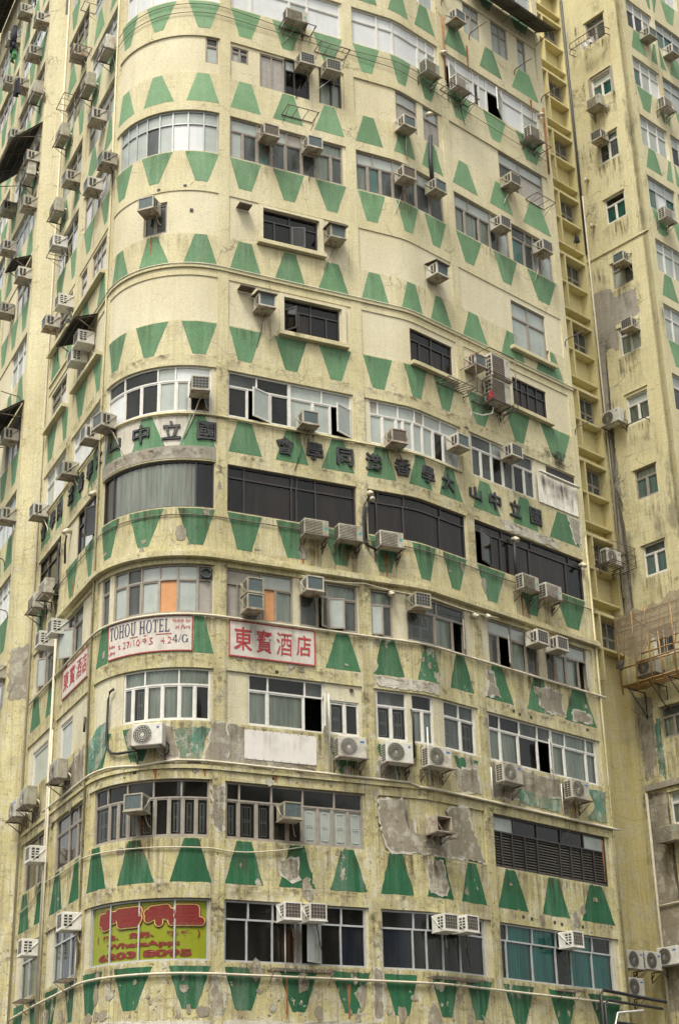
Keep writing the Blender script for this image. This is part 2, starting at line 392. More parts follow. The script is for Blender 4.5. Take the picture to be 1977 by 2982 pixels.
def fit_text(s, S, u0, u1, z0, z1, off, bold=0.0, ext=0.0, rough=0.0, seed=0, shear=0.0):
    """lettering stretched into the rectangle u0..u1, z0..z1 of a surface"""
    me = text_mesh(s, bold, ext, shear); rnd = random.Random(seed)
    xs = [v.co.x for v in me.vertices]; ys = [v.co.y for v in me.vertices]; x0, x1, y0, y1 = min(xs), max(xs), min(ys), max(ys)
    for v in me.vertices:
        u = u0 + (v.co.x - x0) / (x1 - x0) * (u1 - u0); z = z0 + (v.co.y - y0) / (y1 - y0) * (z1 - z0)
        if rough:
            r = rnd.uniform(-rough, rough); u += r; z += rnd.uniform(-rough, rough)
        v.co = S.pt(u, off + v.co.z, z)
    return me
ORD = ['lowest', 'second', 'third', 'fourth', 'fifth', 'sixth', 'seventh', 'eighth', 'ninth', 'tenth', 'eleventh', 'twelfth', 'thirteenth', 'fourteenth', 'top', 'top']
# ------------------------------------------------------------------ measured openings and machines
# (surface, floor, sill z, head z, transom z, lower mullions, upper mullions, frame, lower panes, upper panes, open sashes, grille)
WIN = [
('FRONT',0,5.93,7.39,6.94,[0.25,0.84,1.51,2.12,2.27,2.8,3.35,4.04],[0.25,0.88,1.53,2.35,3.38,4.04],'a',[0,0,0,8,0,0,5],[0,0,0,0,0],((4,'r',28),),0),
('FRONT',0,5.93,7.39,6.94,[4.47,5.36,5.75,6.29,6.93,7.85],[4.47,5.4,5.82,6.78,7.85],'a',[5,0,0,0,0,3],[0,0,0,0],(),0),
('FRONT',0,5.93,7.39,6.94,[8.39,8.7,9.73,10.72,11.36,12.27,13.17],[8.39,8.78,9.8,10.78,12.34,13.17],'a',[0,4,4,0,4,4],[0,4,4,4,0],(),0),
('FRONT',0,5.93,7.39,6.94,[-6.63,-5.98,-5.16,-4.31,-4.04],[-6.63,-5.98,-5.16,-4.31,-4.04],'a',[3,5,5,5],[5,5,5,5],(),0),
('FRONT',0,5.93,7.39,6.94,[-9.76,-9.02,-7.92,-7.46,-7.23],[-9.76,-9.02,-7.92,-7.46,-7.23],'a',[3,3,0,0],[3,3,3,3],(),0),
('FRONT',0,5.93,7.39,0,[-3.54,-2.76,-1.9,-0.99,-0.14],[-3.54,-2.76,-1.9,-0.99,-0.14],'a',[10,10,10,10],[10,10,10,10],(),0),
('FRONT',1,8.88,10.32,9.87,[0.27,0.62,1.1,1.52,1.94,2.35,2.78,3.19,3.63,4.05],[0.27,0.64,1.51,2.37,3.25,4.05],'s',[1,1,1,0,0,6,6,6,6],[0,0,0,0,0],(),1),
('FRONT',1,8.88,10.32,9.87,[8.39,8.8,9.25,9.77,10.29,11.26,11.74,12.23,12.76,13.31],[8.39,9.33,10.32,11.34,12.35,13.31],'B',[11,11,11,11,11,11,11,11,11],[6,0,0,0,6],(),0),
('FRONT',1,8.88,10.32,9.87,[-3.58,-2.94,-2.62,-2.3,-2.0,-1.56,-1.19,-0.84,-0.5,-0.16],[-3.58,-3.02,-2.34,-1.6,-0.88,-0.16],'s',[1,1,1,1,1,0,1,1,1],[0,0,0,0,0],(),1),
('FRONT',1,8.88,10.32,9.87,[-6.9,-5.77,-5.01,-4.16],[-6.9,-5.77,-5.01,-4.16],'s',[2,2,2],[2,2,2],(),0),
('FRONT',1,8.88,10.32,9.87,[-9.97,-8.8,-7.66],[-9.97,-8.8,-7.66],'s',[2,2],[2,2],(),0),
('FRONT',2,11.84,13.23,12.8,[0.86,1.41,2.44,3.01],[0.86,1.42,2.47,3.01],'W',[3,3,0],[0,0,0],((2,'r',70),),0),
('FRONT',2,11.84,12.78,0,[3.17,3.61,4.02],[3.17,3.61,4.02],'W',[1,0],[1,1],(),1),
('FRONT',2,11.84,13.23,12.8,[4.54,4.98,5.45],[4.54,5.45],'W',[1,1],[0],(),1),
('FRONT',2,11.84,13.23,12.8,[5.58,5.94,6.31],[5.58,6.31],'W',[3,3],[0],(),0),
('FRONT',2,11.84,13.23,12.8,[6.72,7.4,7.97],[6.72,7.35,7.97],'W',[1,1],[0,0],(),1),
('FRONT',2,11.84,13.23,12.8,[8.54,9.03,9.79,10.63,11.25],[8.54,9.03,9.87,10.65,11.25],'W',[3,3,0,3],[0,0,0,0],((3,'r',35),),0),
('FRONT',2,11.84,13.23,12.8,[11.25,11.81,12.81,13.28],[11.25,11.88,12.85,13.28],'W',[3,3,3],[3,3,3],(),0),
('FRONT',2,11.84,13.23,12.8,[-2.56,-2.27,-1.87,-1.43,-0.98,-0.58,-0.17],[-2.56,-1.92,-1.0,-0.17],'W',[0,1,3,3,3,0],[3,3,3],(),1),
('FRONT',2,11.75,13.0,0,[-6.96,-5.85],[-6.96,-5.85],'W',[6],[6],(),0),
('FRONT',2,11.75,12.95,0,[-9.78,-8.21],[-9.78,-8.21],'W',[6],[6],(),0),
('FRONT',3,14.74,16.11,15.69,[0.23,0.56,1.32,1.65,2.16],[0.23,1.24,2.16],'s',[8,8,9,3],[8,6],(),0),
('FRONT',3,14.74,16.11,15.69,[2.35,2.89,3.2,3.66,4.06],[2.35,3.16,4.06],'s',[0,8,3,0],[3,3],((1,'r',30),(2,'l',20)),0),
('FRONT',3,14.74,16.11,15.69,[4.45,4.83,5.14],[4.45,5.14],'s',[6,0],[3],((0,'l',15),),0),
('FRONT',3,14.74,16.11,15.69,[5.57,6.59,7.31,7.81],[5.57,6.68,7.81],'s',[1,3,0],[0,0],((2,'r',40),),1),
('FRONT',3,14.74,16.11,15.69,[8.77,9.24,9.78,10.44,10.93],[8.77,9.79,10.45,10.93],'s',[2,0,3,0],[6,6,6],((1,'r',35),),0),
('FRONT',3,14.74,16.11,15.69,[11.31,11.71,12.25,12.84,13.23],[11.31,12.28,13.23],'s',[0,3,3,6],[6,6],((3,'r',40),),0),
('FRONT',3,14.74,16.11,15.69,[-3.05,-2.56,-2.11,-1.58,-1.09,-0.54,-0.14],[-3.05,-2.56,-2.11,-1.58,-1.09,-0.54,-0.14],'s',[6,0,6,9,6,8],[6,0,6,6,6,9],(),0),
('FRONT',3,14.74,16.11,15.69,[-7.17,-6.75,-6.19,-5.32],[-7.17,-6.75,-6.19,-5.32],'s',[0,6,3],[0,0,0],((1,'r',40),),0),
('FRONT',3,14.74,16.11,15.69,[-3.65,-3.25],[-3.65,-3.25],'s',[0],[0],(),0),
('FRONT',3,14.74,16.11,15.69,[-9.85,-9.31,-8.93,-7.92],[-9.85,-9.31,-8.93,-7.92],'s',[0,0,0],[0,0,0],((1,'r',35),),0),
('FRONT',4,17.76,19.15,18.8,[0.24,0.74,2.15,2.3,2.88,4.1],[0.24,0.74,2.16,2.32,2.87,4.1],'B',[0,2,0,0,2],[0,2,0,0,2],(),0),
('FRONT',4,17.76,19.15,18.8,[4.44,4.76,5.6,6.98,8.05],[4.44,4.81,5.64,7.05,8.05],'B',[2,2,2,2],[0,2,2,2],(),0),
('FRONT',4,17.76,19.15,18.85,[8.47,9.22,9.6,10.91,12.63,13.43],[8.47,9.7,11.03,12.81,13.43],'B',[0,2,2,2,5],[2,2,2,2],((0,'r',18),),0),
('FRONT',4,17.76,19.15,0,[-3.85,-3.29,-0.64,-0.13],[-3.85,-3.29,-0.64,-0.13],'B',[0,3,0],[0,3,0],(),0),
('FRONT',4,17.76,19.15,18.72,[-6.25,-5.69,-4.82,-4.29],[-6.25,-5.69,-4.82,-4.29],'B',[0,7,0],[0,7,0],((2,'r',35),),0),
('FRONT',4,17.76,19.15,18.72,[-10.23,-9.36,-7.83],[-10.23,-9.36,-7.83],'B',[0,2],[0,2],(),0),
('FRONT',5,20.65,22.09,21.64,[0.25,0.85,1.53,2.12],[0.25,1.12,2.12],'W',[0,0,0],[0,0],((1,'r',22),),0),
('FRONT',5,20.65,22.09,21.64,[2.12,2.85,3.4,4.06],[2.12,3.13,4.06],'W',[6,6,6],[6,6],((2,'r',26),),0),
('FRONT',5,20.65,22.09,21.64,[4.63,5.06,5.51,5.73,6.08,6.48,6.95,6.89,7.36,8.03],[4.63,4.92,5.58,6.17,6.54,7.24,7.26,8.03],'W',[6,6,6,6,6,6,6,0,6],[8,6,6,8,6,6,6],(),0),
('FRONT',5,20.65,22.09,21.64,[8.56,9.0,9.49,9.99,10.46,10.97,11.45],[8.56,9.48,10.53,11.45],'W',[0,0,0,0,0,0],[0,6,0],(),0),
('FRONT',5,20.65,22.09,21.64,[-3.82,-2.94,-2.31,-1.75,-1.24,-0.86,-0.24],[-3.82,-2.95,-1.79,-1.27,-0.24],'W',[7,0,0,6,6,0],[0,0,6,7],(),0),
('FRONT',5,20.65,22.09,21.64,[-7.13,-6.34,-5.56,-4.2],[-7.13,-6.34,-5.56,-4.2],'W',[7,7,6],[7,7,6],(),0),
('FRONT',5,20.65,22.09,21.64,[-10.07,-9.19,-8.03,-7.43],[-10.07,-9.19,-8.03,-7.43],'W',[6,7,7],[6,6,6],(),0),
('FRONT',6,23.72,24.88,24.52,[1.96,2.45,2.83,3.33,3.75],[1.96,2.83,3.75],'B',[0,2,0,0],[0,0],((0,'l',55),),0),
('FRONT',6,23.68,24.85,24.49,[6.1,6.52,7.03,7.55,7.93],[6.1,7.04,7.93],'B',[2,2,2,0],[0,0],(),0),
('FRONT',6,23.7,24.82,24.47,[10.7,11.18,11.49,11.91,12.35],[10.7,11.18,11.49,11.91,12.35],'B',[2,2,2,2],[0,0,0,0],(),0),
('FRONT',6,23.75,24.95,24.58,[-10.0,-9.03,-8.27],[-10.0,-9.03,-8.27],'s',[0,7],[0,0],(),0),
('FRONT',6,23.75,24.95,24.58,[-7.1,-6.07],[-7.1,-6.07],'s',[7],[7],(),0),
('FRONT',7,26.7,27.83,27.48,[1.3,1.7,2.23,2.69,3.1],[1.3,2.19,3.1],'B',[0,0,0,0],[0,0],((2,'l',20),),0),
('FRONT',7,25.97,27.8,27.2,[10.93,11.77,12.64],[10.93,11.78,12.64],'s',[6,6],[6,6],(),0),
('FRONT',7,26.56,27.65,0,[-2.39,-2.02,-1.63],[-2.39,-2.02,-1.63],'s',[0,0],[0,0],(),0),
('FRONT',7,26.6,27.9,27.5,[-6.03,-5.66,-5.23,-4.6],[-6.03,-5.66,-5.23,-4.6],'s',[7,7,7],[7,7,7],(),0),
('FRONT',7,26.6,27.9,27.5,[-7.23,-6.55],[-7.23,-6.55],'s',[7],[7],(),0),
('FRONT',7,26.6,27.9,27.5,[-9.61,-8.08],[-9.61,-8.08],'s',[0],[0],(),0),
('FRONT',8,29.44,30.93,30.47,[0.27,0.68,1.16,1.62,2.09,2.63,3.1,3.61,4.01],[0.27,1.14,1.65,2.13,2.63,3.28,4.01],'s',[6,5,4,5,0,0,3,0],[6,6,6,8,6,3,6],(),0),
('FRONT',8,29.44,30.93,30.47,[4.46,4.88,5.32,5.76,6.21,6.74,7.35,7.95],[4.46,5.06,5.77,6.3,6.83,7.45,7.95],'s',[3,4,5,0,0,5,0],[6,6,6,6,6,6],(),0),
('FRONT',8,29.44,30.93,30.47,[8.51,8.99,9.67,10.2,10.66,11.13],[8.51,9.19,10.26,11.13],'s',[3,3,3,0,6],[6,6,6],(),0),
('FRONT',8,29.44,30.93,30.47,[11.28,11.92,12.4,12.76,13.33],[11.28,12.0,12.4,12.89,13.33],'s',[4,5,6,6],[0,0,0,0],(),0),
('FRONT',8,29.44,30.93,30.47,[-3.66,-3.24,-2.83,-2.41,-1.96,-1.53,-1.05,-0.57,-0.11],[-3.66,-3.24,-2.83,-2.41,-1.96,-1.53,-1.05,-0.57,-0.11],'a',[6,6,6,5,6,7,7,6],[6,6,6,6,6,6,6,6],(),0),
('FRONT',9,33.1,33.68,33.5,[0.29,0.57,0.86],[0.29,0.57,0.86],'s',[6,0],[0,0],(),0),
('FRONT',9,32.4,33.72,0,[1.24,1.64,2.07],[1.24,1.64,2.07],'s',[8,8],[8,8],(),0),
('FRONT',9,32.38,33.79,33.35,[2.08,2.42,2.93],[2.08,2.42,2.93],'B',[0,0],[6,6],(),0),
('FRONT',9,32.38,33.79,33.35,[3.26,3.7,4.03],[3.26,3.7,4.03],'B',[3,3],[0,0],(),0),
('FRONT',9,32.3,33.79,33.33,[5.99,6.95],[5.99,6.95],'s',[8],[6],(),0),
('FRONT',9,32.3,33.79,33.33,[7.23,7.96],[7.23,7.96],'s',[8],[6],(),0),
('FRONT',9,32.35,33.79,33.34,[10.9,11.98,13.22],[10.9,11.98,13.22],'s',[0,8],[6,6],(),0),
('FRONT',9,32.8,33.79,33.48,[-0.55,-0.14],[-0.55,-0.14],'s',[6],[0],(),0),
('FRONT',10,35.21,36.69,36.2,[0.28,0.94,2.27,2.9,4.06],[0.28,0.94,2.27,2.9,4.06],'W',[7,7,6,7],[0,7,7,7],(),0),
('FRONT',10,35.21,36.69,36.23,[4.43,5.4,6.0,7.17,7.59,8.02],[4.43,5.4,6.0,7.17,7.59,8.02],'W',[7,7,7,7,6],[7,7,7,7,7],(),0),
('FRONT',10,35.21,36.69,36.23,[8.38,9.03,9.89,10.17,10.57,11.38,12.45,13.3],[8.38,9.03,9.89,10.17,10.57,11.38,12.45,13.3],'W',[7,7,0,7,7,7,6],[7,7,7,7,7,7,7],((0,'r',20),(4,'r',28)),0),
('FRONT',10,35.21,36.69,36.23,[-3.59,-3.09,-2.41,-1.89,-1.37,-0.69,-0.09],[-3.59,-3.09,-2.41,-1.89,-1.37,-0.69,-0.09],'W',[7,7,7,7,7,7],[7,7,7,7,7,7],(),0),
('FRONT',11,38.16,39.59,39.15,[9.58,9.98,10.41],[9.58,9.98,10.41],'s',[6,6],[6,6],(),0),
('FRONT',11,38.16,39.59,39.15,[11.04,11.5,11.89],[11.04,11.5,11.89],'s',[6,6],[6,6],(),0),
('FRONT',11,38.16,39.59,39.15,[12.45,12.88],[12.45,12.88],'s',[6],[6],(),0),
('FRONT',11,38.16,39.59,39.15,[0.3,0.93,1.56,2.19,2.82,3.45,4.08],[0.3,0.93,1.56,2.19,2.82,3.45,4.08],'W',[7,6,7,6,7,6],[6,6,6,6,6,6],(),0),
('FRONT',11,38.16,39.59,39.15,[4.5,5.21,5.92,6.63,7.34,8.05],[4.5,5.21,5.92,6.63,7.34,8.05],'W',[6,6,6,6,6],[7,7,7,7,7],(),0),
('FRONT',11,38.16,39.59,39.15,[-3.8,-3.28,-2.76,-2.24,-1.71,-1.19,-0.67,-0.15],[-3.8,-3.28,-2.76,-2.24,-1.71,-1.19,-0.67,-0.15],'a',[6,6,6,6,6,6,6],[6,6,6,6,6,6,6],(),0),
('FRONT',12,41.06,42.49,42.05,[0.3,0.93,1.56,2.19,2.82,3.45,4.08],[0.3,0.93,1.56,2.19,2.82,3.45,4.08],'s',[6,0,6,0,6,0],[0,0,0,0,0,0],(),0),
('FRONT',12,41.06,42.49,42.05,[4.5,5.09,5.68,6.28,6.87,7.46,8.05],[4.5,5.09,5.68,6.28,6.87,7.46,8.05],'s',[6,0,6,0,6,0],[6,6,6,6,6,6],(),0),
('FRONT',12,41.06,42.49,42.05,[8.45,9.16,9.86,10.57,11.28,11.99,12.69,13.4],[8.45,9.16,9.86,10.57,11.28,11.99,12.69,13.4],'a',[6,5,6,5,6,5,6],[6,6,6,6,6,6,6],(),0),
('FRONT',12,41.06,42.49,42.05,[-3.8,-3.28,-2.76,-2.24,-1.71,-1.19,-0.67,-0.15],[-3.8,-3.28,-2.76,-2.24,-1.71,-1.19,-0.67,-0.15],'a',[6,6,6,6,6,6,6],[6,6,6,6,6,6,6],(),0),
('FRONT',13,44.01,45.44,45.0,[0.3,0.93,1.56,2.19,2.82,3.45,4.08],[0.3,0.93,1.56,2.19,2.82,3.45,4.08],'s',[6,0,6,0,6,0],[0,0,0,0,0,0],(),0),
('FRONT',13,44.01,45.44,45.0,[4.5,5.09,5.68,6.28,6.87,7.46,8.05],[4.5,5.09,5.68,6.28,6.87,7.46,8.05],'s',[6,0,6,0,6,0],[6,6,6,6,6,6],(),0),
('FRONT',13,44.01,45.44,45.0,[8.45,9.16,9.86,10.57,11.28,11.99,12.69,13.4],[8.45,9.16,9.86,10.57,11.28,11.99,12.69,13.4],'a',[6,5,6,5,6,5,6],[6,6,6,6,6,6,6],(),0),
('FRONT',13,44.01,45.44,45.0,[-3.8,-3.28,-2.76,-2.24,-1.71,-1.19,-0.67,-0.15],[-3.8,-3.28,-2.76,-2.24,-1.71,-1.19,-0.67,-0.15],'a',[6,6,6,6,6,6,6],[6,6,6,6,6,6,6],(),0),
('FRONT',8,29.44,30.93,30.47,[-7.25,-6.54,-5.83,-5.11,-4.4],[-7.25,-6.54,-5.83,-5.11,-4.4],'s',[7,6,7,6],[6,6,6,6],(),0),
('FRONT',8,29.44,30.93,30.47,[-10.25,-9.43,-8.62,-7.8],[-10.25,-9.43,-8.62,-7.8],'a',[7,0,7],[0,0,0],(),0),
('FRONT',9,32.38,33.79,33.35,[-7.25,-6.54,-5.83,-5.11,-4.4],[-7.25,-6.54,-5.83,-5.11,-4.4],'s',[0,6,0,6],[6,6,6,6],(),0),
('FRONT',9,32.38,33.79,33.35,[-10.25,-9.43,-8.62,-7.8],[-10.25,-9.43,-8.62,-7.8],'s',[6,0,6],[0,0,0],(),0),
('FRONT',10,35.21,36.69,36.23,[-7.25,-6.54,-5.83,-5.11,-4.4],[-7.25,-6.54,-5.83,-5.11,-4.4],'a',[7,6,7,6],[6,6,6,6],(),0),
('FRONT',10,35.21,36.69,36.23,[-10.25,-9.43,-8.62,-7.8],[-10.25,-9.43,-8.62,-7.8],'s',[6,0,6],[0,0,0],(),0),
('FRONT',11,38.16,39.59,39.15,[-7.25,-6.54,-5.83,-5.11,-4.4],[-7.25,-6.54,-5.83,-5.11,-4.4],'a',[6,6,6,6],[6,6,6,6],(),0),
('FRONT',11,38.16,39.59,39.15,[-10.25,-9.43,-8.62,-7.8],[-10.25,-9.43,-8.62,-7.8],'s',[0,0,0],[0,0,0],(),0),
('FRONT',12,41.06,42.49,42.05,[-7.25,-6.54,-5.83,-5.11,-4.4],[-7.25,-6.54,-5.83,-5.11,-4.4],'s',[7,6,7,6],[6,6,6,6],(),0),
('FRONT',12,41.06,42.49,42.05,[-10.25,-9.43,-8.62,-7.8],[-10.25,-9.43,-8.62,-7.8],'a',[6,0,6],[0,0,0],(),0),
('FRONT',13,44.01,45.44,45.0,[-7.25,-6.54,-5.83,-5.11,-4.4],[-7.25,-6.54,-5.83,-5.11,-4.4],'a',[7,6,7,6],[6,6,6,6],(),0),
('FRONT',13,44.01,45.44,45.0,[-10.25,-9.43,-8.62,-7.8],[-10.25,-9.43,-8.62,-7.8],'s',[6,0,6],[0,0,0],(),0),
]
# (surface, type, along, height, width, extra)
AC = [
('FRONT','cond',2.33,35.22,None,{}),
('FRONT','grid',2.64,33.56,None,{}),
('FRONT','grid',3.54,33.59,None,{}),
('FRONT','rust',1.4,30.41,None,{}),
('FRONT','plain',2.84,30.4,None,{}),
('FRONT','plain',6.11,32.24,None,{}),
('FRONT','rust',6.01,30.22,None,{}),
('FRONT','plain',7.31,30.34,None,{}),
('FRONT','louv',7.31,35.09,None,{}),
('FRONT','plain',8.83,38.18,None,{}),
('FRONT','louv',8.76,35.22,None,{}),
('FRONT','louv',12.51,35.05,None,{}),
('FRONT','grid',11.09,32.39,None,{}),
('FRONT','grid',10.38,30.33,None,{}),
('FRONT','grid',12.5,30.31,None,{}),
('FRONT','hood',3.54,27.3,None,{}),
('FRONT','hood',7.15,27.1,None,{}),
('FRONT','hood',1.23,24.35,None,{}),
('FRONT','dark',8.65,24.42,None,{}),
('FRONT','grid',-0.61,21.28,None,{}),
('FRONT','plain',2.53,20.81,None,{}),
('FRONT','rust',5.31,20.77,None,{}),
('FRONT','plain',7.64,21.31,None,{}),
('FRONT','grid',10.06,21.76,None,{}),
('FRONT','cond',2.68,17.49,None,{}),
('FRONT','cond',3.71,17.5,None,{}),
('FRONT','cond',4.97,17.5,None,{}),
('FRONT','cond',10.32,17.47,None,{}),
('FRONT','cond',11.36,17.43,None,{}),
('FRONT','teal',0.85,15.5,None,{}),
('FRONT','teal',0.85,15.04,None,{}),
('FRONT','plain',2.58,15.81,None,{}),
('FRONT','grid',5.8,15.79,None,{}),
('FRONT','grid',10.58,15.79,None,{}),
('FRONT','grid',11.47,15.79,None,{}),
('FRONT','plain',-1.89,9.67,None,{}),
('FRONT','plain',1.86,9.6,None,{}),
('FRONT','box',6.07,9.59,None,{}),
('FRONT','white',1.82,7.12,None,{}),
('FRONT','white',2.49,7.13,None,{}),
('FRONT','white',6.11,7.08,None,{}),
('FRONT','white',6.82,7.12,None,{}),
('FRONT','white',11.02,7.12,None,{}),
('FRONT','plain',-2.05,27.36,None,{}),
('FRONT','splitA',-1.65,11.37,None,{}),
('FRONT','splitB',3.59,11.41,None,{}),
('FRONT','splitA',4.95,11.4,None,{}),
('FRONT','splitB',6.1,11.4,None,{}),
('FRONT','splitB',8.9,11.43,None,{}),
('FRONT','splitB',11.81,11.42,None,{}),
('FRONT','big',9.6,24.52,None,{}),
('FRONT','big',9.54,23.64,None,{}),
('FRONT','split2',-4.53,34.89,None,{}),
('FRONT','split2',-6.53,34.9,None,{}),
('FRONT','rust',-8.05,37.42,None,{}),
('FRONT','plain',-5.3,32.68,None,{}),
('FRONT','split2',-9.44,34.92,None,{}),
('FRONT','plain',-3.96,30.06,None,{}),
('FRONT','plain',-8.05,32.13,None,{}),
('FRONT','plain',-5.41,30.08,None,{}),
('FRONT','split2',-9.61,31.91,None,{}),
('FRONT','white',-9.15,30.25,None,{}),
('FRONT','white',-7.99,27.28,None,{}),
('FRONT','plain',-9.55,27.37,None,{}),
('FRONT','white',-5.51,24.58,None,{}),
('FRONT','white',-6.12,24.25,None,{}),
('FRONT','plain',-3.39,20.74,None,{}),
('FRONT','plain',-4.35,20.8,None,{}),
('FRONT','plain',-6.51,20.65,None,{}),
('FRONT','plain',-9.63,20.61,None,{}),
('FRONT','white',-6.69,15.76,None,{}),
('FRONT','white',-7.94,15.81,None,{}),
('FRONT','cond',-8.11,17.47,None,{}),
('FRONT','cond',-9.26,17.42,None,{}),
('FRONT','split2',-5.86,11.39,None,{}),
('FRONT','split2',-8.85,11.38,None,{}),
('FRONT','split2',-9.98,11.29,None,{}),
('FRONT','white',-7.65,9.52,None,{}),
('FRONT','white',-4.24,7.15,None,{}),
('FRONT','white',-7.86,7.07,None,{}),
('FL','plain',3.15,44.06,None,{}),
('FL','plain',-0.02,41.34,None,{}),
('FL','plain',4.99,44.07,None,{}),
('FL','plain',1.16,40.42,None,{}),
('FL','rust',2.94,40.27,None,{}),
('FL','split2',-0.0,38.0,None,{}),
('FL','plain',4.9,41.85,None,{}),
('FL','plain',-0.46,35.04,None,{}),
('FL','split2',0.51,34.52,None,{}),
('FL','plain',-0.26,33.09,None,{}),
('FL','plain',3.27,38.09,None,{}),
('FL','plain',3.57,34.98,None,{}),
('FL','plain',3.08,32.95,None,{}),
('FL','plain',0.41,30.19,None,{}),
('FL','plain',2.67,30.05,None,{}),
('FL','plain',0.76,24.13,None,{}),
('FL','plain',-0.15,21.08,None,{}),
('FL','plain',-0.57,15.82,None,{}),
('SIDE','louv',1.4,40.65,None,{}),
('SIDE','grid',1.38,39.02,None,{}),
('SIDE','plain',1.78,33.13,None,{}),
('SIDE','grid',1.81,30.23,None,{}),
('SIDE','splitA',0.61,26.83,None,{}),
('SIDE','splitA',1.01,17.15,None,{}),
('SIDE','louv',1.16,11.45,None,{}),
('SIDE','splitC',0.63,7.65,None,{}),
('WING','plain',1.32,43.86,None,{}),
('WING','plain',2.84,43.83,None,{}),
('WING','louv',1.89,40.59,None,{}),
('WING','louv',0.91,34.86,None,{}),
('LAD','splitC',-1.78,7.45,None,{}),
('LAD','splitC',-0.87,7.49,None,{}),
('LAD','splitC',-1.88,6.62,None,{}),
('LAD','splitA',-0.78,21.25,None,{}),
]
UNSEEN_BLOCKS = [(-70, -8, -70, -14, 26), (6, 70, -66, -12, 30)]
# ------------------------------------------------------------------ ground and street
def struct(name, bm, mat):
    o = link(name, bm, mat); o['kind'] = 'structure'; return o
bm = bmesh.new(); quad(bm, [(-600, -600, GROUND), (600, -600, GROUND), (600, 600, GROUND), (-600, 600, GROUND)]); struct('road', bm, 'asphalt')
bm = bmesh.new(); slab(bm, FR, -10.5, 13.9, .05, 3.2, GROUND + .002, GROUND + .14); struct('pavement', bm, 'pave')
# ------------------------------------------------------------------ the corner block
TB = thing('apartment_block', 'weathered yellow apartment block with green trapezoids and a rounded corner', 'building', None, (0, 44, GROUND))
PIERS = [(-10.55, -10.28), (-7.76, -7.31), (-4.36, -3.88), (-.10, .23), (4.11, 4.45), (8.09, 8.42), (13.45, 13.74)]
BAYS = [(a[1], b[0]) for a, b in zip(PIERS, PIERS[1:])]
NF = len(H)
def piece(name, mat, *slabs, parent=None, S=FR):
    bm = bmesh.new()
    for s in slabs: slab(bm, S, *s)
    return link(name, bm, mat, parent or TB)
for a, b in PIERS: piece('pier', 'wall', (a, b, -.3, .012, GROUND, ROOF))
for a, b in BAYS:
    for f in range(1, NF):
        if f == 7 and a > 8.2:                     # a taller window cuts into this beam
            piece('spandrel', 'wall', (a, 10.92, -.24, 0, H[6], B[7])); piece('spandrel', 'wall', (12.70, b, -.24, 0, H[6], B[7])); piece('spandrel', 'wall', (10.9205, 12.6995, -.24, 0, H[6], 25.96))
        else: piece('spandrel', 'wall', (a, b, -.24, 0, H[f - 1], B[f]))
    piece('spandrel', 'wall', (a, b, -.24, 0, 4.55, B[0])); piece('parapet', 'wall', (a, b, -.24, 0, H[-1], ROOF))
    piece('podium_wall', 'white_render', (a, b, -.24, .03, 4.02, 4.55)); piece('podium_wall', 'concrete', (a, b, -.24, -.05, GROUND + .1, 4.02))
piece('podium_ledge', 'white_render', (-10.5, 13.7, -.02, .16, 4.2, 4.34))
# white repaired strip with a ragged top edge at the foot of the picture
for a, b in ((-4.3, -.3), (.3, 4.0), (4.5, 8.0), (8.5, 12.9)):
    n = int((b - a) / .3); rnd = random.Random(int(a * 10))
    bm = bmesh.new(); top = [(a + (b - a) * i / n, 4.55 + rnd.uniform(.0, .11)) for i in range(n + 1)]
    patch(bm, FR, [(a, 4.5)] + [(b, 4.5)] + top[::-1], .006, rag=.015, seed=3, rings=2); link('repair_patch', bm, 'white_render', TB)
# infill walls round the windows of each bay
def overlap(a, b, w): return w[5][0] < b - .05 and w[5][-1] > a + .05
for (a, b) in BAYS:
    for f in range(NF):
        ws = sorted([w for w in WIN if w[1] == f and overlap(a, b, w)], key=lambda w: w[5][0])
        off = -.028 if f in (6, 7) else -.05
        cur = a; fill = []
        for w in ws:
            u0, u1 = max(a, w[5][0]), min(b, w[5][-1])
            if u0 - cur > .015: fill.append((cur, u0, B[f], H[f]))
            if w[2] - B[f] > .03: fill.append((u0, u1, B[f], w[2]))
            if H[f] - w[3] > .03: fill.append((u0, u1, w[3], H[f]))
            cur = u1
        if b - cur > .015: fill.append((cur, b, B[f], H[f]))
        for q in fill: piece('infill_panel', 'infill' if f != 1 else 'wall', (q[0], q[1], -.22, off, q[2], q[3]))
# rooms behind: floor slabs, a back wall and party walls keep the interiors dim
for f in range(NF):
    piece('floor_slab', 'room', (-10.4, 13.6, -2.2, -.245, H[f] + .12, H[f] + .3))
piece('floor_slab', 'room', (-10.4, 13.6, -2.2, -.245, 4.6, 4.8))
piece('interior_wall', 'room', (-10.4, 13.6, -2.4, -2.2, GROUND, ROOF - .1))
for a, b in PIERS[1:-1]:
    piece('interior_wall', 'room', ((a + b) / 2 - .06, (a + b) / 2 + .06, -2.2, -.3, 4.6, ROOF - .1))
bm = bmesh.new()
slab(bm, FR, 13.58, 13.74, -14, -.3, GROUND, ROOF); link('end_wall', bm, 'wall', TB)
bm = bmesh.new(); slab(bm, FR, -10.5, 13.7, -14, -.3, ROOF - .3, ROOF - .05); link('roof', bm, 'concrete', TB)
# the buttress at the left, stepping out to the further facade
piece('buttress_wall', 'wall', (0, BANDW, -.3, 0, GROUND, ROOF), S=BD)
piece('buttress_window', 'coil_b', (.05, .16, -.05, .004, 41.3, 42.3), S=BD)
bm = bmesh.new(); patch(bm, BD, [(.02, 14.8), (.68, 14.9), (.7, 16.5), (.1, 16.6)], .005, seed=5, rag=.06); link('bare_plaster_patch', bm, 'concrete', TB)
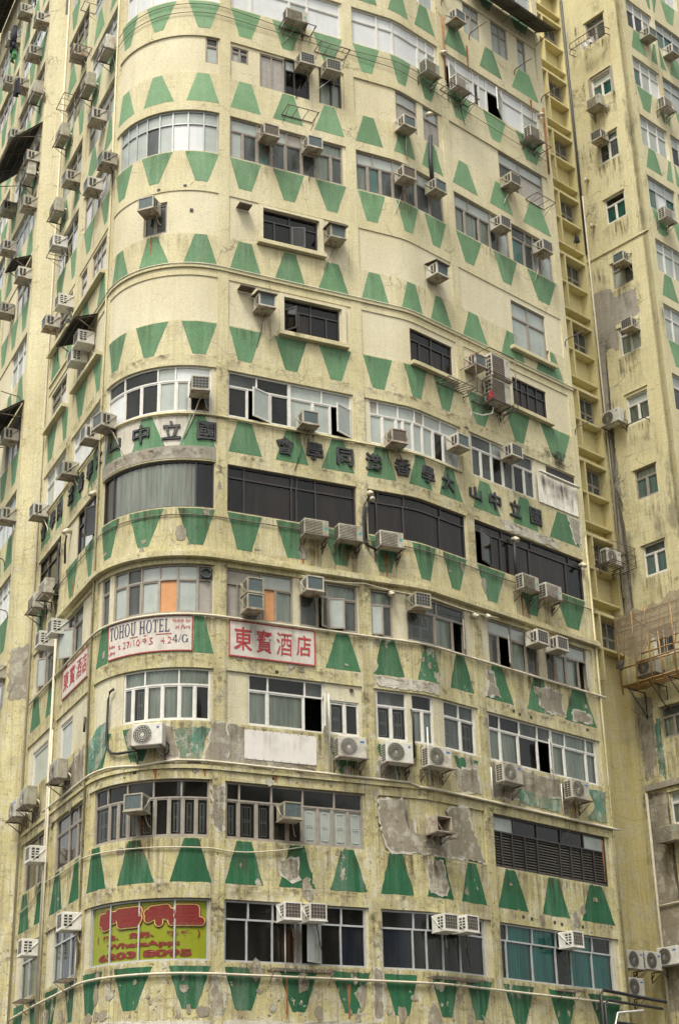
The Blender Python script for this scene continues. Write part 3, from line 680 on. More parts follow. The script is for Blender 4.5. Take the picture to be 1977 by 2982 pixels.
# ------------------------------------------------------------------ windows
PANES = 'dgkctbfwponl'      # dark, dark with grille, brown curtain, pale curtain, teal curtain, navy curtain, frosted and painted reflection, white, board, orange, none, louvres
SEE = {'d': 'glass', 'g': 'glass', 'k': 'glass', 'c': 'glass', 't': 'glass', 'b': 'glass'}
OPQ = {'f': 'f', 'w': 'w', 'p': 'p', 'o': 'o'}
def curtain(S, u0, u1, z0, z1, off, mat, parent, amp=.025, lam=.11, part=1.0):
    bm = bmesh.new(); n = max(6, int((u1 - u0) / lam * 4)); rnd = random.Random(int(u0 * 997 + z0 * 31)); prev = None; ph = rnd.uniform(0, 6)
    for i in range(n + 1):
        u = u0 + (u1 - u0) * i / n; ph += 2 * pi / 4 * rnd.uniform(.5, 1.4); o = off + amp * sin(ph)
        c = [bm.verts.new(S.pt(u + rnd.uniform(-.01, .01), o * 1.0, z)) for z in (z0, (z0 + z1) / 2, z1)]
        if prev:
            for j in (0, 1): bm.faces.new((prev[j], c[j], c[j + 1], prev[j + 1]))
        prev = c
    o = link('curtain', bm, mat, parent)
    for p in o.data.polygons: p.use_smooth = True
PR = random.Random(21)
def window(S, z0, z1, zt, lo, to, fr, g, gt, cas=(), gr=0, parent=None, fo=-.075, fw=.024):
    """frame with mullions and transom = the window's own mesh; panes, sashes, curtains and grilles are its children"""
    if len(lo) < 2: return
    fm = bmesh.new(); u0, u1 = lo[0], lo[-1]; o0, o1 = fo - .06, fo
    slab(fm, S, u0, u1, o0, o1, z0, z0 + .045); slab(fm, S, u0, u1, o0, o1, z1 - .045, z1)
    za = zt if zt else z1 - .045
    hw = .022 if fr != 'B' else .02
    for i, u in enumerate(lo):
        e = (u, u + 2 * fw) if i == 0 else ((u - 2 * fw, u) if i == len(lo) - 1 else (u - hw, u + hw))
        top = z1 - .045 if i in (0, len(lo) - 1) else za - (.022 if zt else 0)
        slab(fm, S, *e, o0, o1, z0 + .045, top)
    if zt:
        slab(fm, S, u0 + 2 * fw, u1 - 2 * fw, o0, o1, zt - .022, zt + .022)
        for u in to[1:-1]: slab(fm, S, u - hw, u + hw, o0, o1, zt + .022, z1 - .045)
    op = {c[0]: c for c in cas}
    # sash frames in the lower cells
    for i in range(len(lo) - 1):
        a, b = lo[i] + hw, lo[i + 1] - hw
        if b - a > .14 and fr in 'Ws' and g[i] not in 'pnol' and i not in op:
            for q in ((a, a + .03), (b - .03, b)): slab(fm, S, *q, o0 + .01, o1 - .012, z0 + .045, za - .02)
            slab(fm, S, a, b, o0 + .01, o1 - .012, z0 + .045, z0 + .08); slab(fm, S, a, b, o0 + .01, o1 - .012, za - .055, za - .02)
    win = link('window', fm, fr, parent)
    glassm = 'tinted' if fr == 'B' else 'pale_glare' if fr == 's' and z0 > 14 else 'glass'
    def cell(a, b, c, d, code):
        if code == 'n': return
        if code == 'l':
            bm = bmesh.new(); n = int((d - c) / .075)
            for k in range(n):
                z = c + (d - c) * (k + .2) / n
                quad(bm, [S.pt(a + .03, fo - .02, z), S.pt(b - .03, fo - .02, z), S.pt(b - .03, fo - .06, z + .055), S.pt(a + .03, fo - .06, z + .055)])
            o = link('louvre_slats', bm, 'louvre', win); o['kind'] = 'stuff'
            return
        bm = bmesh.new(); oo = fo - .04
        for x, y in zip(S.cuts(a, b), S.cuts(a, b)[1:]):
            quad(bm, [S.pt(x, oo, c), S.pt(y, oo, c), S.pt(y, oo, d), S.pt(x, oo, d)])
        pm = OPQ.get(code, 'glass' if code == 'c' else glassm)
        if pm == 'glass' and z0 > 10.6 and PR.random() < .45: pm = 'pale_glare'
        link('pane', bm, pm, win, recalc=False)
        if code in 'cktb':
            curtain(S, a - .02, b + .02, c - .02, d + .02, fo - .11, 'cur_' + code, win)
        if gr and code in 'gf' and b - a > .1 and d - c > .3:
            bm = bmesh.new(); w = .007; e = .05 + (b - a) * .12; q0, q1, r0, r1 = a + e, b - e, c + .1, d - .1; oo = fo - .085 if code == 'g' else fo - .03
            for s in ((q0, q0 + 2 * w, r0, r1), (q1 - 2 * w, q1, r0, r1), (q0, q1, r0, r0 + 2 * w), (q0, q1, r1 - 2 * w, r1)): slab(bm, S, s[0], s[1], oo, oo + .012, s[2], s[3])
            m = (q0 + q1) / 2
            for s in ((m - .035, m - .023), (m + .023, m + .035)): slab(bm, S, *s, oo, oo + .01, r0, r1)
            zc = (r0 + r1) / 2
            slab(bm, S, q0, q1, oo, oo + .01, zc - .03, zc - .018); slab(bm, S, q0, q1, oo, oo + .01, zc + .018, zc + .03)
            link('grille', bm, 'grille', win)
    for i in range(len(lo) - 1):
        a, b = lo[i] + hw, lo[i + 1] - hw
        if i in op:
            # an outward-opened sash hung on its side
            _, side, deg = op[i]; sg = 1 if side == 'l' else -1
            h = lo[i] + .02 if side == 'l' else lo[i + 1] - .02; wdt = lo[i + 1] - lo[i] - .04; th = radians(deg)
            hp = S.pt(h, fo + .005, 0); an = S.ang(h); tx = Vector((cos(an), sin(an), 0)); nx = Vector((sin(an), -cos(an), 0))
            if isinstance(S, Flat): tx = S.d; nx = S.n
            dd = tx * (sg * cos(th)) + nx * sin(th); nn = dd.cross(Vector((0, 0, 1)))
            bm = bmesh.new()
            def blk(s0, s1, c, d, t=.018, mi=0):
                vs = []
                for zz in (c, d):
                    for s, q in ((s0, -t), (s1, -t), (s1, t), (s0, t)):
                        p = hp + dd * s + nn * q; vs.append(bm.verts.new((p.x, p.y, zz)))
                for q in ((0, 1, 2, 3), (4, 5, 6, 7), (0, 1, 5, 4), (1, 2, 6, 5), (2, 3, 7, 6), (3, 0, 4, 7)):
                    bm.faces.new([vs[k] for k in q]).material_index = mi
            c, d = z0 + .05, za - .02
            blk(0, .045, c, d); blk(wdt - .045, wdt, c, d); blk(.045, wdt - .045, c, c + .045); blk(.045, wdt - .045, d - .045, d)
            blk(.045, wdt - .045, c + .045, d - .045, .004, 1)
            link('open_sash', bm, [fr, 'f' if g[i] in 'fwdc' and fr != 'B' else glassm], win)
            continue
        cell(a, b, z0 + .045, za - .02, g[i])
    if zt:
        for i in range(len(to) - 1): cell(to[i] + hw, to[i + 1] - hw, zt + .02, z1 - .045, gt[i])
    return win
for w in WIN:
    sfc, f, z0, z1, zt, lo, to, fr, g, gt, cas, gr = w
    g = [PANES[i] for i in g]; gt = [PANES[i] for i in gt]
    window(SURF[sfc], z0, z1, zt, lo, to, fr, g, gt, cas, gr, TB)
# big striped curtain of the curved fifth-row window lies behind its glass
curtain(FR, -3.75, -.72, 17.8, 19.12, -.175, 'cur_g', TB, amp=.03, lam=.16)
# surrounds and sills of the small framed windows
for (a, b, c, d) in ((1.3, 3.12, 26.69, 27.84), (1.95, 3.79, 23.71, 24.89)):
    piece('window_surround', 'infill', (a - .14, a - .004, -.02, .05, c, d + .1)); piece('window_surround', 'infill', (b + .004, b + .14, -.02, .05, c, d + .1))
    piece('window_surround', 'infill', (a - .002, b + .002, -.02, .05, d + .004, d + .098))
    piece('window_sill', 'wall', (a - .2, b + .18, -.02, .16, c - .15, c - .02))
for (a, b, c) in ((6.05, 8.05, 23.66), (10.7, 12.86, 25.95), (10.5, 12.45, 23.68), (-10.2, -7.95, 26.55), (-7.3, -4.5, 26.55), (-10.2, -8.0, 23.72), (-7.2, -4.5, 23.72)):
    piece('window_sill', 'wall', (a, b, -.02, .17, c - .13, c - .01))
# ------------------------------------------------------------------ green trapezoids
UP = [(-10.1, -9.0, -9.88, -9.42), (-8.5, -7.78, -8.2, -7.88), (-7.04, -5.86, -6.62, -6.24), (-5.27, -4.38, -4.82, -4.54), (-3.78, -2.89, -3.54, -3.2), (-2.52, -1.5, -2.22, -1.9), (-1.12, -.11, -.8, -.43),
      (.25, 1.25, .53, .94), (1.65, 2.66, 1.98, 2.35), (3.05, 4.08, 3.4, 3.75), (4.47, 5.42, 4.75, 5.13), (5.82, 6.7, 6.08, 6.42), (7.0, 7.98, 7.3, 7.63), (8.43, 9.64, 8.8, 9.2), (10.22, 11.38, 10.58, 10.99), (11.9, 13.36, 12.36, 12.92)]
def lerp(a, b, t): return tuple(x + (y - x) * t for x, y in zip(a, b))
def haze_green(z, rnd):
    t = max(0, min(1, (z - 9) / 22)); c = lerp((.020, .118, .050), (.19, .335, .178), t); k = rnd.uniform(.82, 1.14)  # haze painted in: green gets paler with height, plus random variation
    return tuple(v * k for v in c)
def trapezoid(S, bot, top, z0, z1, parent, off=.0045, peel=0., rnd=random):
    bm = bmesh.new(); n = (9 if bot[0] < LA + .5 and bot[1] > LA - .5 else 5) if S is FR else 1
    rows = []; m = 6; jt = .006 + .016 * peel
    for j in range(m + 1):
        t = j / m; z = z0 + (z1 - z0) * t; a = bot[0] + (top[0] - bot[0]) * t + rnd.uniform(-jt, jt); b = bot[1] + (top[1] - bot[1]) * t + rnd.uniform(-jt, jt)
        w = rnd.uniform(-jt, jt) if j in (0, m) else 0
        rows.append([[bm.verts.new(S.pt(a + (b - a) * i / n, o, z + w * sin(i * 2.1 + j))) for i in range(n + 1)] for o in (off, -.003)])
    for j in range(m):
        for i in range(n): bm.faces.new((rows[j][0][i], rows[j][0][i + 1], rows[j + 1][0][i + 1], rows[j + 1][0][i]))
        for i in (0, n): bm.faces.new((rows[j][0][i], rows[j][1][i], rows[j + 1][1][i], rows[j + 1][0][i]))
    for j in (0, m):
        for i in range(n): bm.faces.new((rows[j][0][i], rows[j][0][i + 1], rows[j][1][i + 1], rows[j][1][i]))
    o = link('green_trapezoid', bm, 'green', parent); o.color = (*haze_green((z0 + z1) / 2, rnd), peel); return o
rnd = random.Random(11)
for f in range(NF - 1):
    up = f % 2 == 1
    for i, (a, b, c, d) in enumerate(UP):
        if f == 2 and i not in (5, 9, 10, 12, 13, 14, 4): continue
        if f == 7 and i > 13:
            for q in ((((10.22, 10.915), (10.58, 10.915), 25.41, 26.465), ((10.92, 11.38), (10.92, 11.3), 25.41, 25.81)) if i == 14 else (((12.705, 13.36), (12.705, 12.92), 25.41, 26.465), ((11.9, 12.7), (12.05, 12.7), 25.41, 25.81))): trapezoid(FR, *q, TB, rnd=rnd)
            continue
        if f == 3 and i in (2, 3, 5, 7, 8): continue
        if f == 3 and i == 4: a, b, c, d = -3.76, -3.16, -3.5, -3.16
        if f == 3 and i == 6: a, b, c, d = -.64, -.11, -.64, -.40
        zt, zb = B[f] - .035, B[f] - 1.09
        if f == 0: zt, zb = 5.80, 4.82
        if f == 2: zt, zb = 11.70, 10.82
        if f == 5: zt, zb = B[f] - .11, B[f] - 1.09
        bot, top = ((a, b), (c, d)) if up else ((c, d), (a, b))
        peel = {0: .62, 1: .50, 2: .95, 3: .62 if i > 9 else .3, 4: .12}.get(f, .0)
        if f in (1, 3) and i in (8, 9, 11): peel += .2
        if i < 7: peel *= .75
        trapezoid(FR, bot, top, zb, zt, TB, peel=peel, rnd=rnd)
# ------------------------------------------------------------------ ledges, cornice, pipes, cables, stains on the block
def run(name, mat, pts, r, S=FR, parent=None, step=.35, sag=0, n=6):
    """a pipe or cable fixed along the facade through (u, z, off) points"""
    P = []
    for (a, b) in zip(pts, pts[1:]):
        m = max(1, int(abs(b[0] - a[0]) / step))
        for k in range(m):
            t = k / m; P.append(S.pt(a[0] + (b[0] - a[0]) * t, a[2] + (b[2] - a[2]) * t, a[1] + (b[1] - a[1]) * t - sag * 4 * t * (1 - t)))
    P.append(S.pt(*(pts[-1][0], pts[-1][2], pts[-1][1])))
    bm = bmesh.new(); tube(bm, P, r, n); return link(name, bm, mat, parent or TB)
piece('cornice', 'wall', (-7.3, 13.74, -.01, .17, 16.27, 16.40), (-7.3, 13.74, -.01, .10, 16.405, 16.47))
piece('thin_ledge', 'wall', (-10.2, 13.74, -.01, .05, 25.32, 25.40)); piece('thin_ledge', 'wall', (-10.2, 13.74, -.01, .045, 10.58, 10.68))
run('conduit_pipe', 'pipe', [(-10.2, 5.5, .07), (-7.8, 5.58, .07), (-4, 5.62, .07), (6, 5.61, .07), (13.3, 5.6, .07)], .032)
run('conduit_pipe', 'pipe', [(-8, 10.8, .06), (-4.2, 10.78, .06), (-2.9, 10.78, .06), (-1.9, 10.68, .06), (-1, 10.78, .06), (5.4, 10.72, .06), (5.7, 10.62, .06), (13.9, 10.6, .06)], .034)
run('conduit_pipe', 'pipe', [(-10.2, 14.55, .06), (-4.3, 14.66, .06), (13.9, 14.68, .06)], .034)
run('conduit_pipe', 'wall', [(-10.2, 20.55, .05), (-4.3, 20.56, .05), (8, 20.54, .05)], .034)
run('conduit_pipe', 'pipe', [(-7, 25.43, .06), (13.9, 25.43, .06)], .022)
run('cable', 'steel', [(-8, 17.45, .04), (-3.8, 17.5, .04), (4.3, 17.53, .04), (13.8, 17.5, .04)], .014)
run('cable', 'steel', [(-3.9, 34.9, .06), (0, 35.02, .06), (4.3, 34.78, .06), (9, 35.1, .06), (13.6, 34.9, .06)], .012)
run('cable', 'steel', [(-3.9, 34.55, .06), (-.3, 34.68, .06), (4.3, 34.6, .06), (13.5, 34.5, .06)], .012)
run('cable', 'pipe', [(-10, 8.35, .05), (-8.8, 8.45, .05), (-7.5, 8.75, .05), (-4.3, 8.72, .05), (-.1, 8.6, .05), (.8, 8.56, .05), (2.3, 8.8, .05)], .016, sag=.03)
run('cable', 'pipe', [(2.3, 16.1, .19), (4.2, 16.15, .19), (6.4, 16.05, .19), (9, 16.1, .19)], .012, sag=.06)
run('drain_pipe', 'pipe', [(-7.55, 4.6, .07), (-7.55, 16.2, .07)], .04); run('drain_pipe', 'pipe', [(-7.42, 4.6, .06), (-7.42, 13, .06)], .03)
run('drain_pipe', 'wall', [(13.62, 4.8, .05), (13.62, 20, .05)], .03)
run('drain_pipe', 'pipe', [(-10.42, 4.6, .06), (-10.42, 44, .06)], .035); run('drain_pipe', 'wall', [(-4.1, 6, .05), (-4.1, 44, .05)], .03)
run('insulated_hose', 'black', [(-2.83, 12.86, .03), (-2.95, 12.8, .05), (-3.0, 12.6, .05), (-3.02, 11.6, .05), (-2.96, 11.3, .05), (-2.8, 11.14, .06), (-2.55, 11.08, .08), (-1.9, 11.08, .12)], .035)
run('insulated_hose', 'black', [(4.55, 18.88, .1), (4.42, 18.8, .1), (4.32, 18.6, .08), (4.28, 18.2, .06), (4.28, 17.55, .06), (4.4, 17.35, .08), (4.62, 17.25, .12)], .04)
run('insulated_hose', 'black', [(4.6, 18.78, .1), (4.48, 18.7, .1), (4.38, 18.5, .08), (4.35, 18.2, .06), (4.35, 17.5, .06)], .03)
run('insulated_hose', 'black', [(5.53, 12.75, .04), (5.58, 12.5, .05), (5.55, 11.4, .08)], .03)
run('insulated_hose', 'black', [(10.13, 18.85, .06), (10.1, 18.3, .04), (10.12, 17.6, .06)], .05)
run('insulated_hose', 'black', [(-7.6, 18.8, .1), (-7.66, 18.5, .1), (-7.62, 17.5, .1), (-7.8, 17.3, .2)], .045)
run('insulated_hose', 'black', [(-6.9, 18.75, .1), (-7.0, 18.5, .1), (-6.98, 17.9, .08)], .035)
run('insulated_hose', 'black', [(7.42, 32.6, .05), (7.36, 31.6, .05), (7.38, 30.75, .06)], .07)
run('insulated_hose', 'black', [(-4.33, 12.5, .06), (-4.36, 12.1, .06)], .035)
for (u, z0, z1) in ((3.1, 10.75, 12.9), (6.0, 10.7, 12.3), (8.42, 10.7, 11.6), (11.4, 10.7, 11.6), (1.8, 5.7, 7.0), (-4.25, 5.65, 6.7), (-7.5, 5.6, 6.3)):
    run('drip_pipe', 'whitepipe', [(u, z0, .05), (u, z1, .05)], .018)
run('drain_pipe', 'rust', [(8.35, 35.4, .06), (8.37, 38.2, .06)], .03); run('drain_pipe', 'rust', [(13.5, 34.0, .06), (13.52, 36.9, .06)], .035)
# duct ends, holes and small vents
for (u, z) in ((4.5, 18.99), (4.54, 18.83), (10.13, 18.95), (13.3, 18.93), (-4.34, 19.02), (-6.9, 18.9), (8.25, 36.5), (13.3, 36.5), (8.5, 39.2), (7.38, 33.45), (5.05, 16.02), (8.1, 16.0), (8.62, 16.1)):
    bm = bmesh.new(); a = FR.ang(u); c = FR.pt(u, 0, z); nv = Vector((sin(a), -cos(a), 0))
    tube(bm, [c - nv * .02, c + nv * .1, c + nv * .16 + Vector((0, 0, -.05)), c + nv * .18 + Vector((0, 0, -.1))], .075, 9); link('vent_pipe', bm, 'pipe', TB)
for (u, z) in ((.55, 10.62), (1.55, 10.5), (-1.05, 10.6), (-2.1, 10.55), (-.2, 10.6), (9.6, 13.45), (9.85, 13.4), (10.35, 13.4), (12.9, 13.5), (3.8, 13.1), (1.65, 13.35), (9.4, 7.62), (9.75, 7.6), (10.7, 7.6), (11.0, 7.58), (11.9, 7.6), (-.9, 29.3 - 2.0), (4.3, 14.2), (-1.9, 28.1), (-1.1, 28.15), (.1, 17.9), (5.3, 13.4)):
    piece('wall_hole', 'dark', (u - .05, u + .05, -.02, .0035, z - .045, z + .045))
piece('canopy_sheet', 'coil_b', (.45, .85, -.01, .3, 27.62, 27.66)); piece('canopy_sheet', 'coil_b', (.5, .95, -.01, .3, 24.78, 24.82))
for (u, z0, z1, w) in ((10.33, 16.5, 17.2, .05), (4.98, 16.5, 17.2, .05), (2.45, 16.5, 17.3, .05), (3.5, 4.7, 5.5, .05), (1.85, 4.65, 5.6, .03), (-1.55, 10.3, 10.6, .05), (-.3, 10.4, 10.65, .05), (8.38, 37.0, 38.0, .05), (4.25, 13.1, 13.6, .04), (1.6, 10.4, 10.6, .06), (.15, 10.3, 10.6, .05), (-2.1, 25.9, 26.5, .03), (9.6, 36.4, 37.6, .05), (12.9, 36.0, 37.0, .05), (-6.3, 16.5, 17.2, .05), (13.1, 9.0, 10.2, .04)):
    bm = bmesh.new(); patch(bm, FR, [(u - w * .3, z0), (u + w * .3, z0), (u + w, z1), (u - w, z1)], .0075, rag=.012, seed=int(u * 31), rings=2); link('rust_stain', bm, 'rust', TB)
# bare plaster and old teal paint where the render has come away
for i, (mat, pts) in enumerate((
    ('concrete', [(4.5, 10.2), (5.2, 10.25), (5.3, 9.98), (5.18, 9.88), (5.48, 9.68), (5.5, 9.4), (5.8, 9.25), (6.45, 9.3), (6.5, 8.9), (4.8, 8.88), (4.62, 9.2), (4.5, 9.65)]),
    ('concrete', [(6.0, 9.35), (6.5, 9.3), (6.75, 9.7), (6.65, 10.1), (6.9, 10.28), (7.4, 10.3), (7.42, 10.0), (7.65, 9.6), (7.8, 9.3), (7.98, 8.92), (6.4, 8.9)]),
    ('concrete', [(8.55, 14.45), (8.8, 14.4), (8.85, 14.1), (9.05, 13.8), (8.5, 13.72), (8.62, 14.1)]), ('concrete', [(10.55, 14.35), (11.2, 14.45), (11.85, 14.4), (11.75, 14.0), (11.9, 13.75), (11.2, 13.72), (10.85, 13.85), (10.75, 14.1)]),
    ('concrete', [(12.45, 14.05), (12.8, 14.0), (13.15, 13.9), (12.9, 13.72), (12.25, 13.7), (12.3, 13.9)]),
    ('concrete', [(.3, 11.8), (.72, 11.75), (.75, 11.1), (2.6, 10.9), (2.8, 10.8), (.3, 10.8)]),
    ('concrete', [(-.1, 11.8), (.25, 11.8), (.25, 10.8), (-.35, 10.8), (-.2, 11.3)]),
    ('teal', [(-1.15, 11.62), (-.2, 11.66), (-.35, 11.2), (-.42, 10.85), (-.95, 10.82), (-1.0, 11.2)]),
    ('concrete', [(-1.45, 11.7), (-1.15, 11.68), (-.98, 11.1), (-.95, 10.85), (-1.4, 10.85)]),
    ('teal', [(-4.3, 11.5), (-4.0, 11.7), (-3.4, 12.0), (-3.06, 12.05), (-3.1, 11.2), (-3.3, 10.9), (-4.3, 10.85)]),
    ('concrete', [(-6.2, 11.3), (-5.4, 11.6), (-4.5, 11.75), (-4.4, 10.85), (-6.2, 10.8)]),
    ('teal', [(12.7, 11.66), (13.45, 11.68), (13.4, 10.75), (12.55, 10.75), (12.95, 11.2)]),
    ('teal', [(9.5, 11.2), (10.3, 11.1), (11.3, 11.15), (11.3, 10.74), (9.6, 10.78)]), ('concrete', [(8.45, 11.75), (9.3, 11.78), (10.4, 11.7), (11.3, 11.7), (11.35, 11.2), (10.3, 11.0), (9.3, 10.85), (8.45, 10.8)]),
    ('concrete', [(7.0, 11.3), (7.9, 11.45), (7.95, 10.8), (7.1, 10.75)]), ('concrete', [(4.5, 11.3), (5.0, 11.2), (5.0, 10.8), (4.5, 10.8)]),
    ('concrete', [(1.7, 8.42), (2.15, 8.5), (2.2, 8.05), (1.95, 7.95), (1.72, 8.1)]), ('concrete', [(5.85, 8.6), (6.3, 8.75), (6.5, 8.2), (6.4, 7.85), (5.9, 7.9)]),
    ('concrete', [(12.9, 20.5), (13.4, 20.5), (13.4, 19.7), (13.15, 19.65), (13.05, 20.0)]),
    ('white_render', [(4.5, 13.6), (6.6, 13.62), (6.5, 13.32), (4.6, 13.3)]), ('white_render', [(9.7, 19.5), (12.2, 19.48), (12.3, 19.22), (9.8, 19.2)]),
    ('concrete', [(.22, 5.1), (.05, 5.7), (-.05, 5.6), (-.08, 4.7), (.2, 4.7)]), ('concrete', [(4.2, 5.9), (4.4, 5.9), (4.4, 4.7), (4.2, 4.7)]), ('concrete', [(-.1, 10.1), (.2, 10.2), (.15, 9.0), (-.05, 9.2)]))):
    if mat == 'concrete':                          # broken rim of the upper coat
        cu = sum(p[0] for p in pts) / len(pts); cz = sum(p[1] for p in pts) / len(pts); bm = bmesh.new()
        patch(bm, FR, [(p[0] + .045 * (1 if p[0] > cu else -1), p[1] + .04 * (1 if p[1] > cz else -1)) for p in pts], .0125, rag=.05, seed=i + 90, depth=.02); link('render_rim', bm, 'white_render', TB)
    bm = bmesh.new(); patch(bm, FR, pts, .0145 if (mat != 'teal') else .0165, rag=.035, seed=i, depth=.02); link('bare_plaster_patch' if mat == 'concrete' else 'paint_patch', bm, mat, TB)
# grey lintel band round the curve above the striped curtain, corrugated panel, dark opening
piece('painted_band', 'white_render', (-3.86, -.11, -.01, .0022, 19.59, 20.5))
piece('lintel_band', 'concrete', (-3.86, -.11, -.01, .012, 19.2, 19.58))
bm = bmesh.new(); n = 46; prev = None
for i in range(n + 1):
    u = 11.5 + 1.92 * i / n; o = .03 + (.018 if i % 2 else -.018) * (1 if (i // 8) % 2 else .5)
    c = [bm.verts.new(FR.pt(u, o, z)) for z in (20.62, 21.62)]
    if prev: bm.faces.new((prev[0], c[0], c[1], prev[1]))
    prev = c
link('corrugated_panel', bm, 'corr', TB)
piece('dark_gap', 'dark', (12.05, 13.42, -.0495, -.046, 21.7, 22.06))
run('conduit_pipe', 'corr', [(11.5, 21.66, .12), (13.45, 21.64, .12)], .045)
piece('vent_fan', 'coil', (-.52, -.14, -.07, -.055, 15.72, 16.02))
bm = bmesh.new()
for (u, z) in ((-.33, 15.87),):
    c = FR.pt(u, -.03, z); a = FR.ang(u); tube(bm, [c + Vector((cos(a), sin(a), 0)) * (.13 * cos(t * pi / 8)) + Vector((0, 0, .13 * sin(t * pi / 8))) for t in range(17)], .025, 5)
link('vent_fan', bm, 'coil', TB)
# hundreds of small flakes and scars on the lower piers and beams
bm = bmesh.new(); rnd = random.Random(77)
for i in range(330):
    z = 4.7 + 14.5 * rnd.random() ** 1.5; u = rnd.uniform(-10.2, 13.6)
    fl = [k for k in range(NF) if B[k] - .05 < z < H[k] + .03]
    if fl and not any(a < u < b for a, b in PIERS): continue
    r = rnd.uniform(.03, .13) * rnd.choice((.6, 1, 1, 1.6)); k = rnd.uniform(.6, 2.2)
    pts = [(u + r * cos(t * pi / 4) * rnd.uniform(.6, 1.2), z + r * k * sin(t * pi / 4) * rnd.uniform(.6, 1.2)) for t in range(8)]
    patch(bm, FR, pts, .0135, rag=.012, seed=i, rings=1, depth=.03)
o = link('render_scars', bm, 'concrete', TB); o['kind'] = 'stuff'
# soot and rust that run down from sills, beams and machines: thin see-through films on the wall
def film(S, u0, u1, z0, z1, off, mat, parent):
    bm = bmesh.new(); uvl = bm.loops.layers.uv.new('UVMap'); cs = S.cuts(u0, u1)
    for a, b in zip(cs, cs[1:]):
        f = bm.faces.new([bm.verts.new(S.pt(u, off, z)) for u, z in ((a, z0), (b, z0), (b, z1), (a, z1))])
        for l, (u, v) in zip(f.loops, ((a, 0), (b, 0), (b, 1), (a, 1))): l[uvl].uv = ((u - u0) / (u1 - u0), v)
    return link('dirt_film', bm, mat, parent, recalc=False)
for f in range(0, 9):
    for a, b in BAYS:
        film(FR, a - .2, b + .2, B[f] - 1.0, B[f] - .005, .0185, 'soot_run' if f < 5 else 'soot_light', TB)
        if f < 6: film(FR, a - .2, b + .2, H[f] - .0 + .01, H[f] + .36, .0187, 'soot_spot', TB)
for a, b in PIERS[:-1]:
    for f in range(0, 6): film(FR, a - .05, b + .05, B[f] - .4, H[f] + .2, .0193, 'soot_spot', TB)
for sfc, ty, u, z, w, kk in AC:
    if sfc == 'FRONT':
        film(FR, u - .4, u + .4, z - 1.5, z - .15, .0197, 'soot_run' if z < 22 else 'soot_light', TB)
        if ty in ('cond', 'rust', 'splitB') or int(u * 10) % 3 == 0: film(FR, u - .1, u + .35, z - 1.5, z - .3, .0200, 'rust_run', TB)
for q in ((11.6, 13.6, 22.0, 22.75), (11.9, 13.6, 22.05, 22.6), (12.4, 13.6, 22.05, 22.5)): film(FR, q[0], q[1], q[2], q[3], .0205 + q[0] * .0001, 'soot_burn', TB)
for q in ((11.5, 13.4, 20.62, 21.65), (11.55, 13.4, 20.6, 21.5)): film(FR, *q, .062 + q[0] * .0002, 'soot_run', TB)
for q in ((.3, 2.74, 13.64, 14.6), (-3.1, -.68, 13.7, 14.6), (.75, 2.73, 10.95, 11.7)): film(FR, *q, .046, 'soot_light', TB)
rnd = random.Random(31)
for sfc, ty, u, z, w, kk in AC:                  # loose cables trailing from many of the machines
    if sfc == 'FRONT' and rnd.random() < .55:
        du = rnd.uniform(-.6, .6); L = rnd.uniform(.4, 1.3)
        run('cable', rnd.choice(('pipe', 'black', 'steel', 'whitepipe')), [(u + .1, z - .2, .18), (u + .1 + du * .2, z - .35, .1), (u + .1 + du * .6, z - .2 - L * .6, .035), (u + .1 + du, z - .2 - L, .02)], rnd.uniform(.008, .014), n=5)
# ------------------------------------------------------------------ further facade at the far left (same block)
def gridwall(S, name, mat, u0, u1, z0, z1, holes, parent, o0=-.24, o1=0.):
    """wall with rectangular holes: vertical strips between holes, pieces above and below"""
    bm = bmesh.new(); us = sorted({u0, u1, *[h[0] for h in holes], *[h[1] for h in holes]})
    for a, b in zip(us, us[1:]):
        hs = sorted([h for h in holes if h[0] < b - 1e-6 and h[1] > a + 1e-6], key=lambda h: h[2]); z = z0
        for h in hs:
            if h[2] > z + .01: slab(bm, S, a, b, o0, o1, z, h[2])
            z = h[3]
        if z1 > z + .01: slab(bm, S, a, b, o0, o1, z, z1)
    bmesh.ops.remove_doubles(bm, verts=bm.verts, dist=.0005)
    seen = {}
    for f in list(bm.faces):                       # drop the inner walls where two blocks touch
        k = tuple(sorted(v.index for v in f.verts)) if False else tuple(sorted((round(v.co.x, 3), round(v.co.y, 3), round(v.co.z, 3)) for v in f.verts))
        seen.setdefault(k, []).append(f)
    dead = [f for l in seen.values() if len(l) > 1 for f in l]
    if dead: bmesh.ops.delete(bm, geom=dead, context='FACES_ONLY')
    return link(name, bm, mat, parent)
rnd = random.Random(5)
def even(a, b, n): return [a + (b - a) * i / n for i in range(n + 1)]
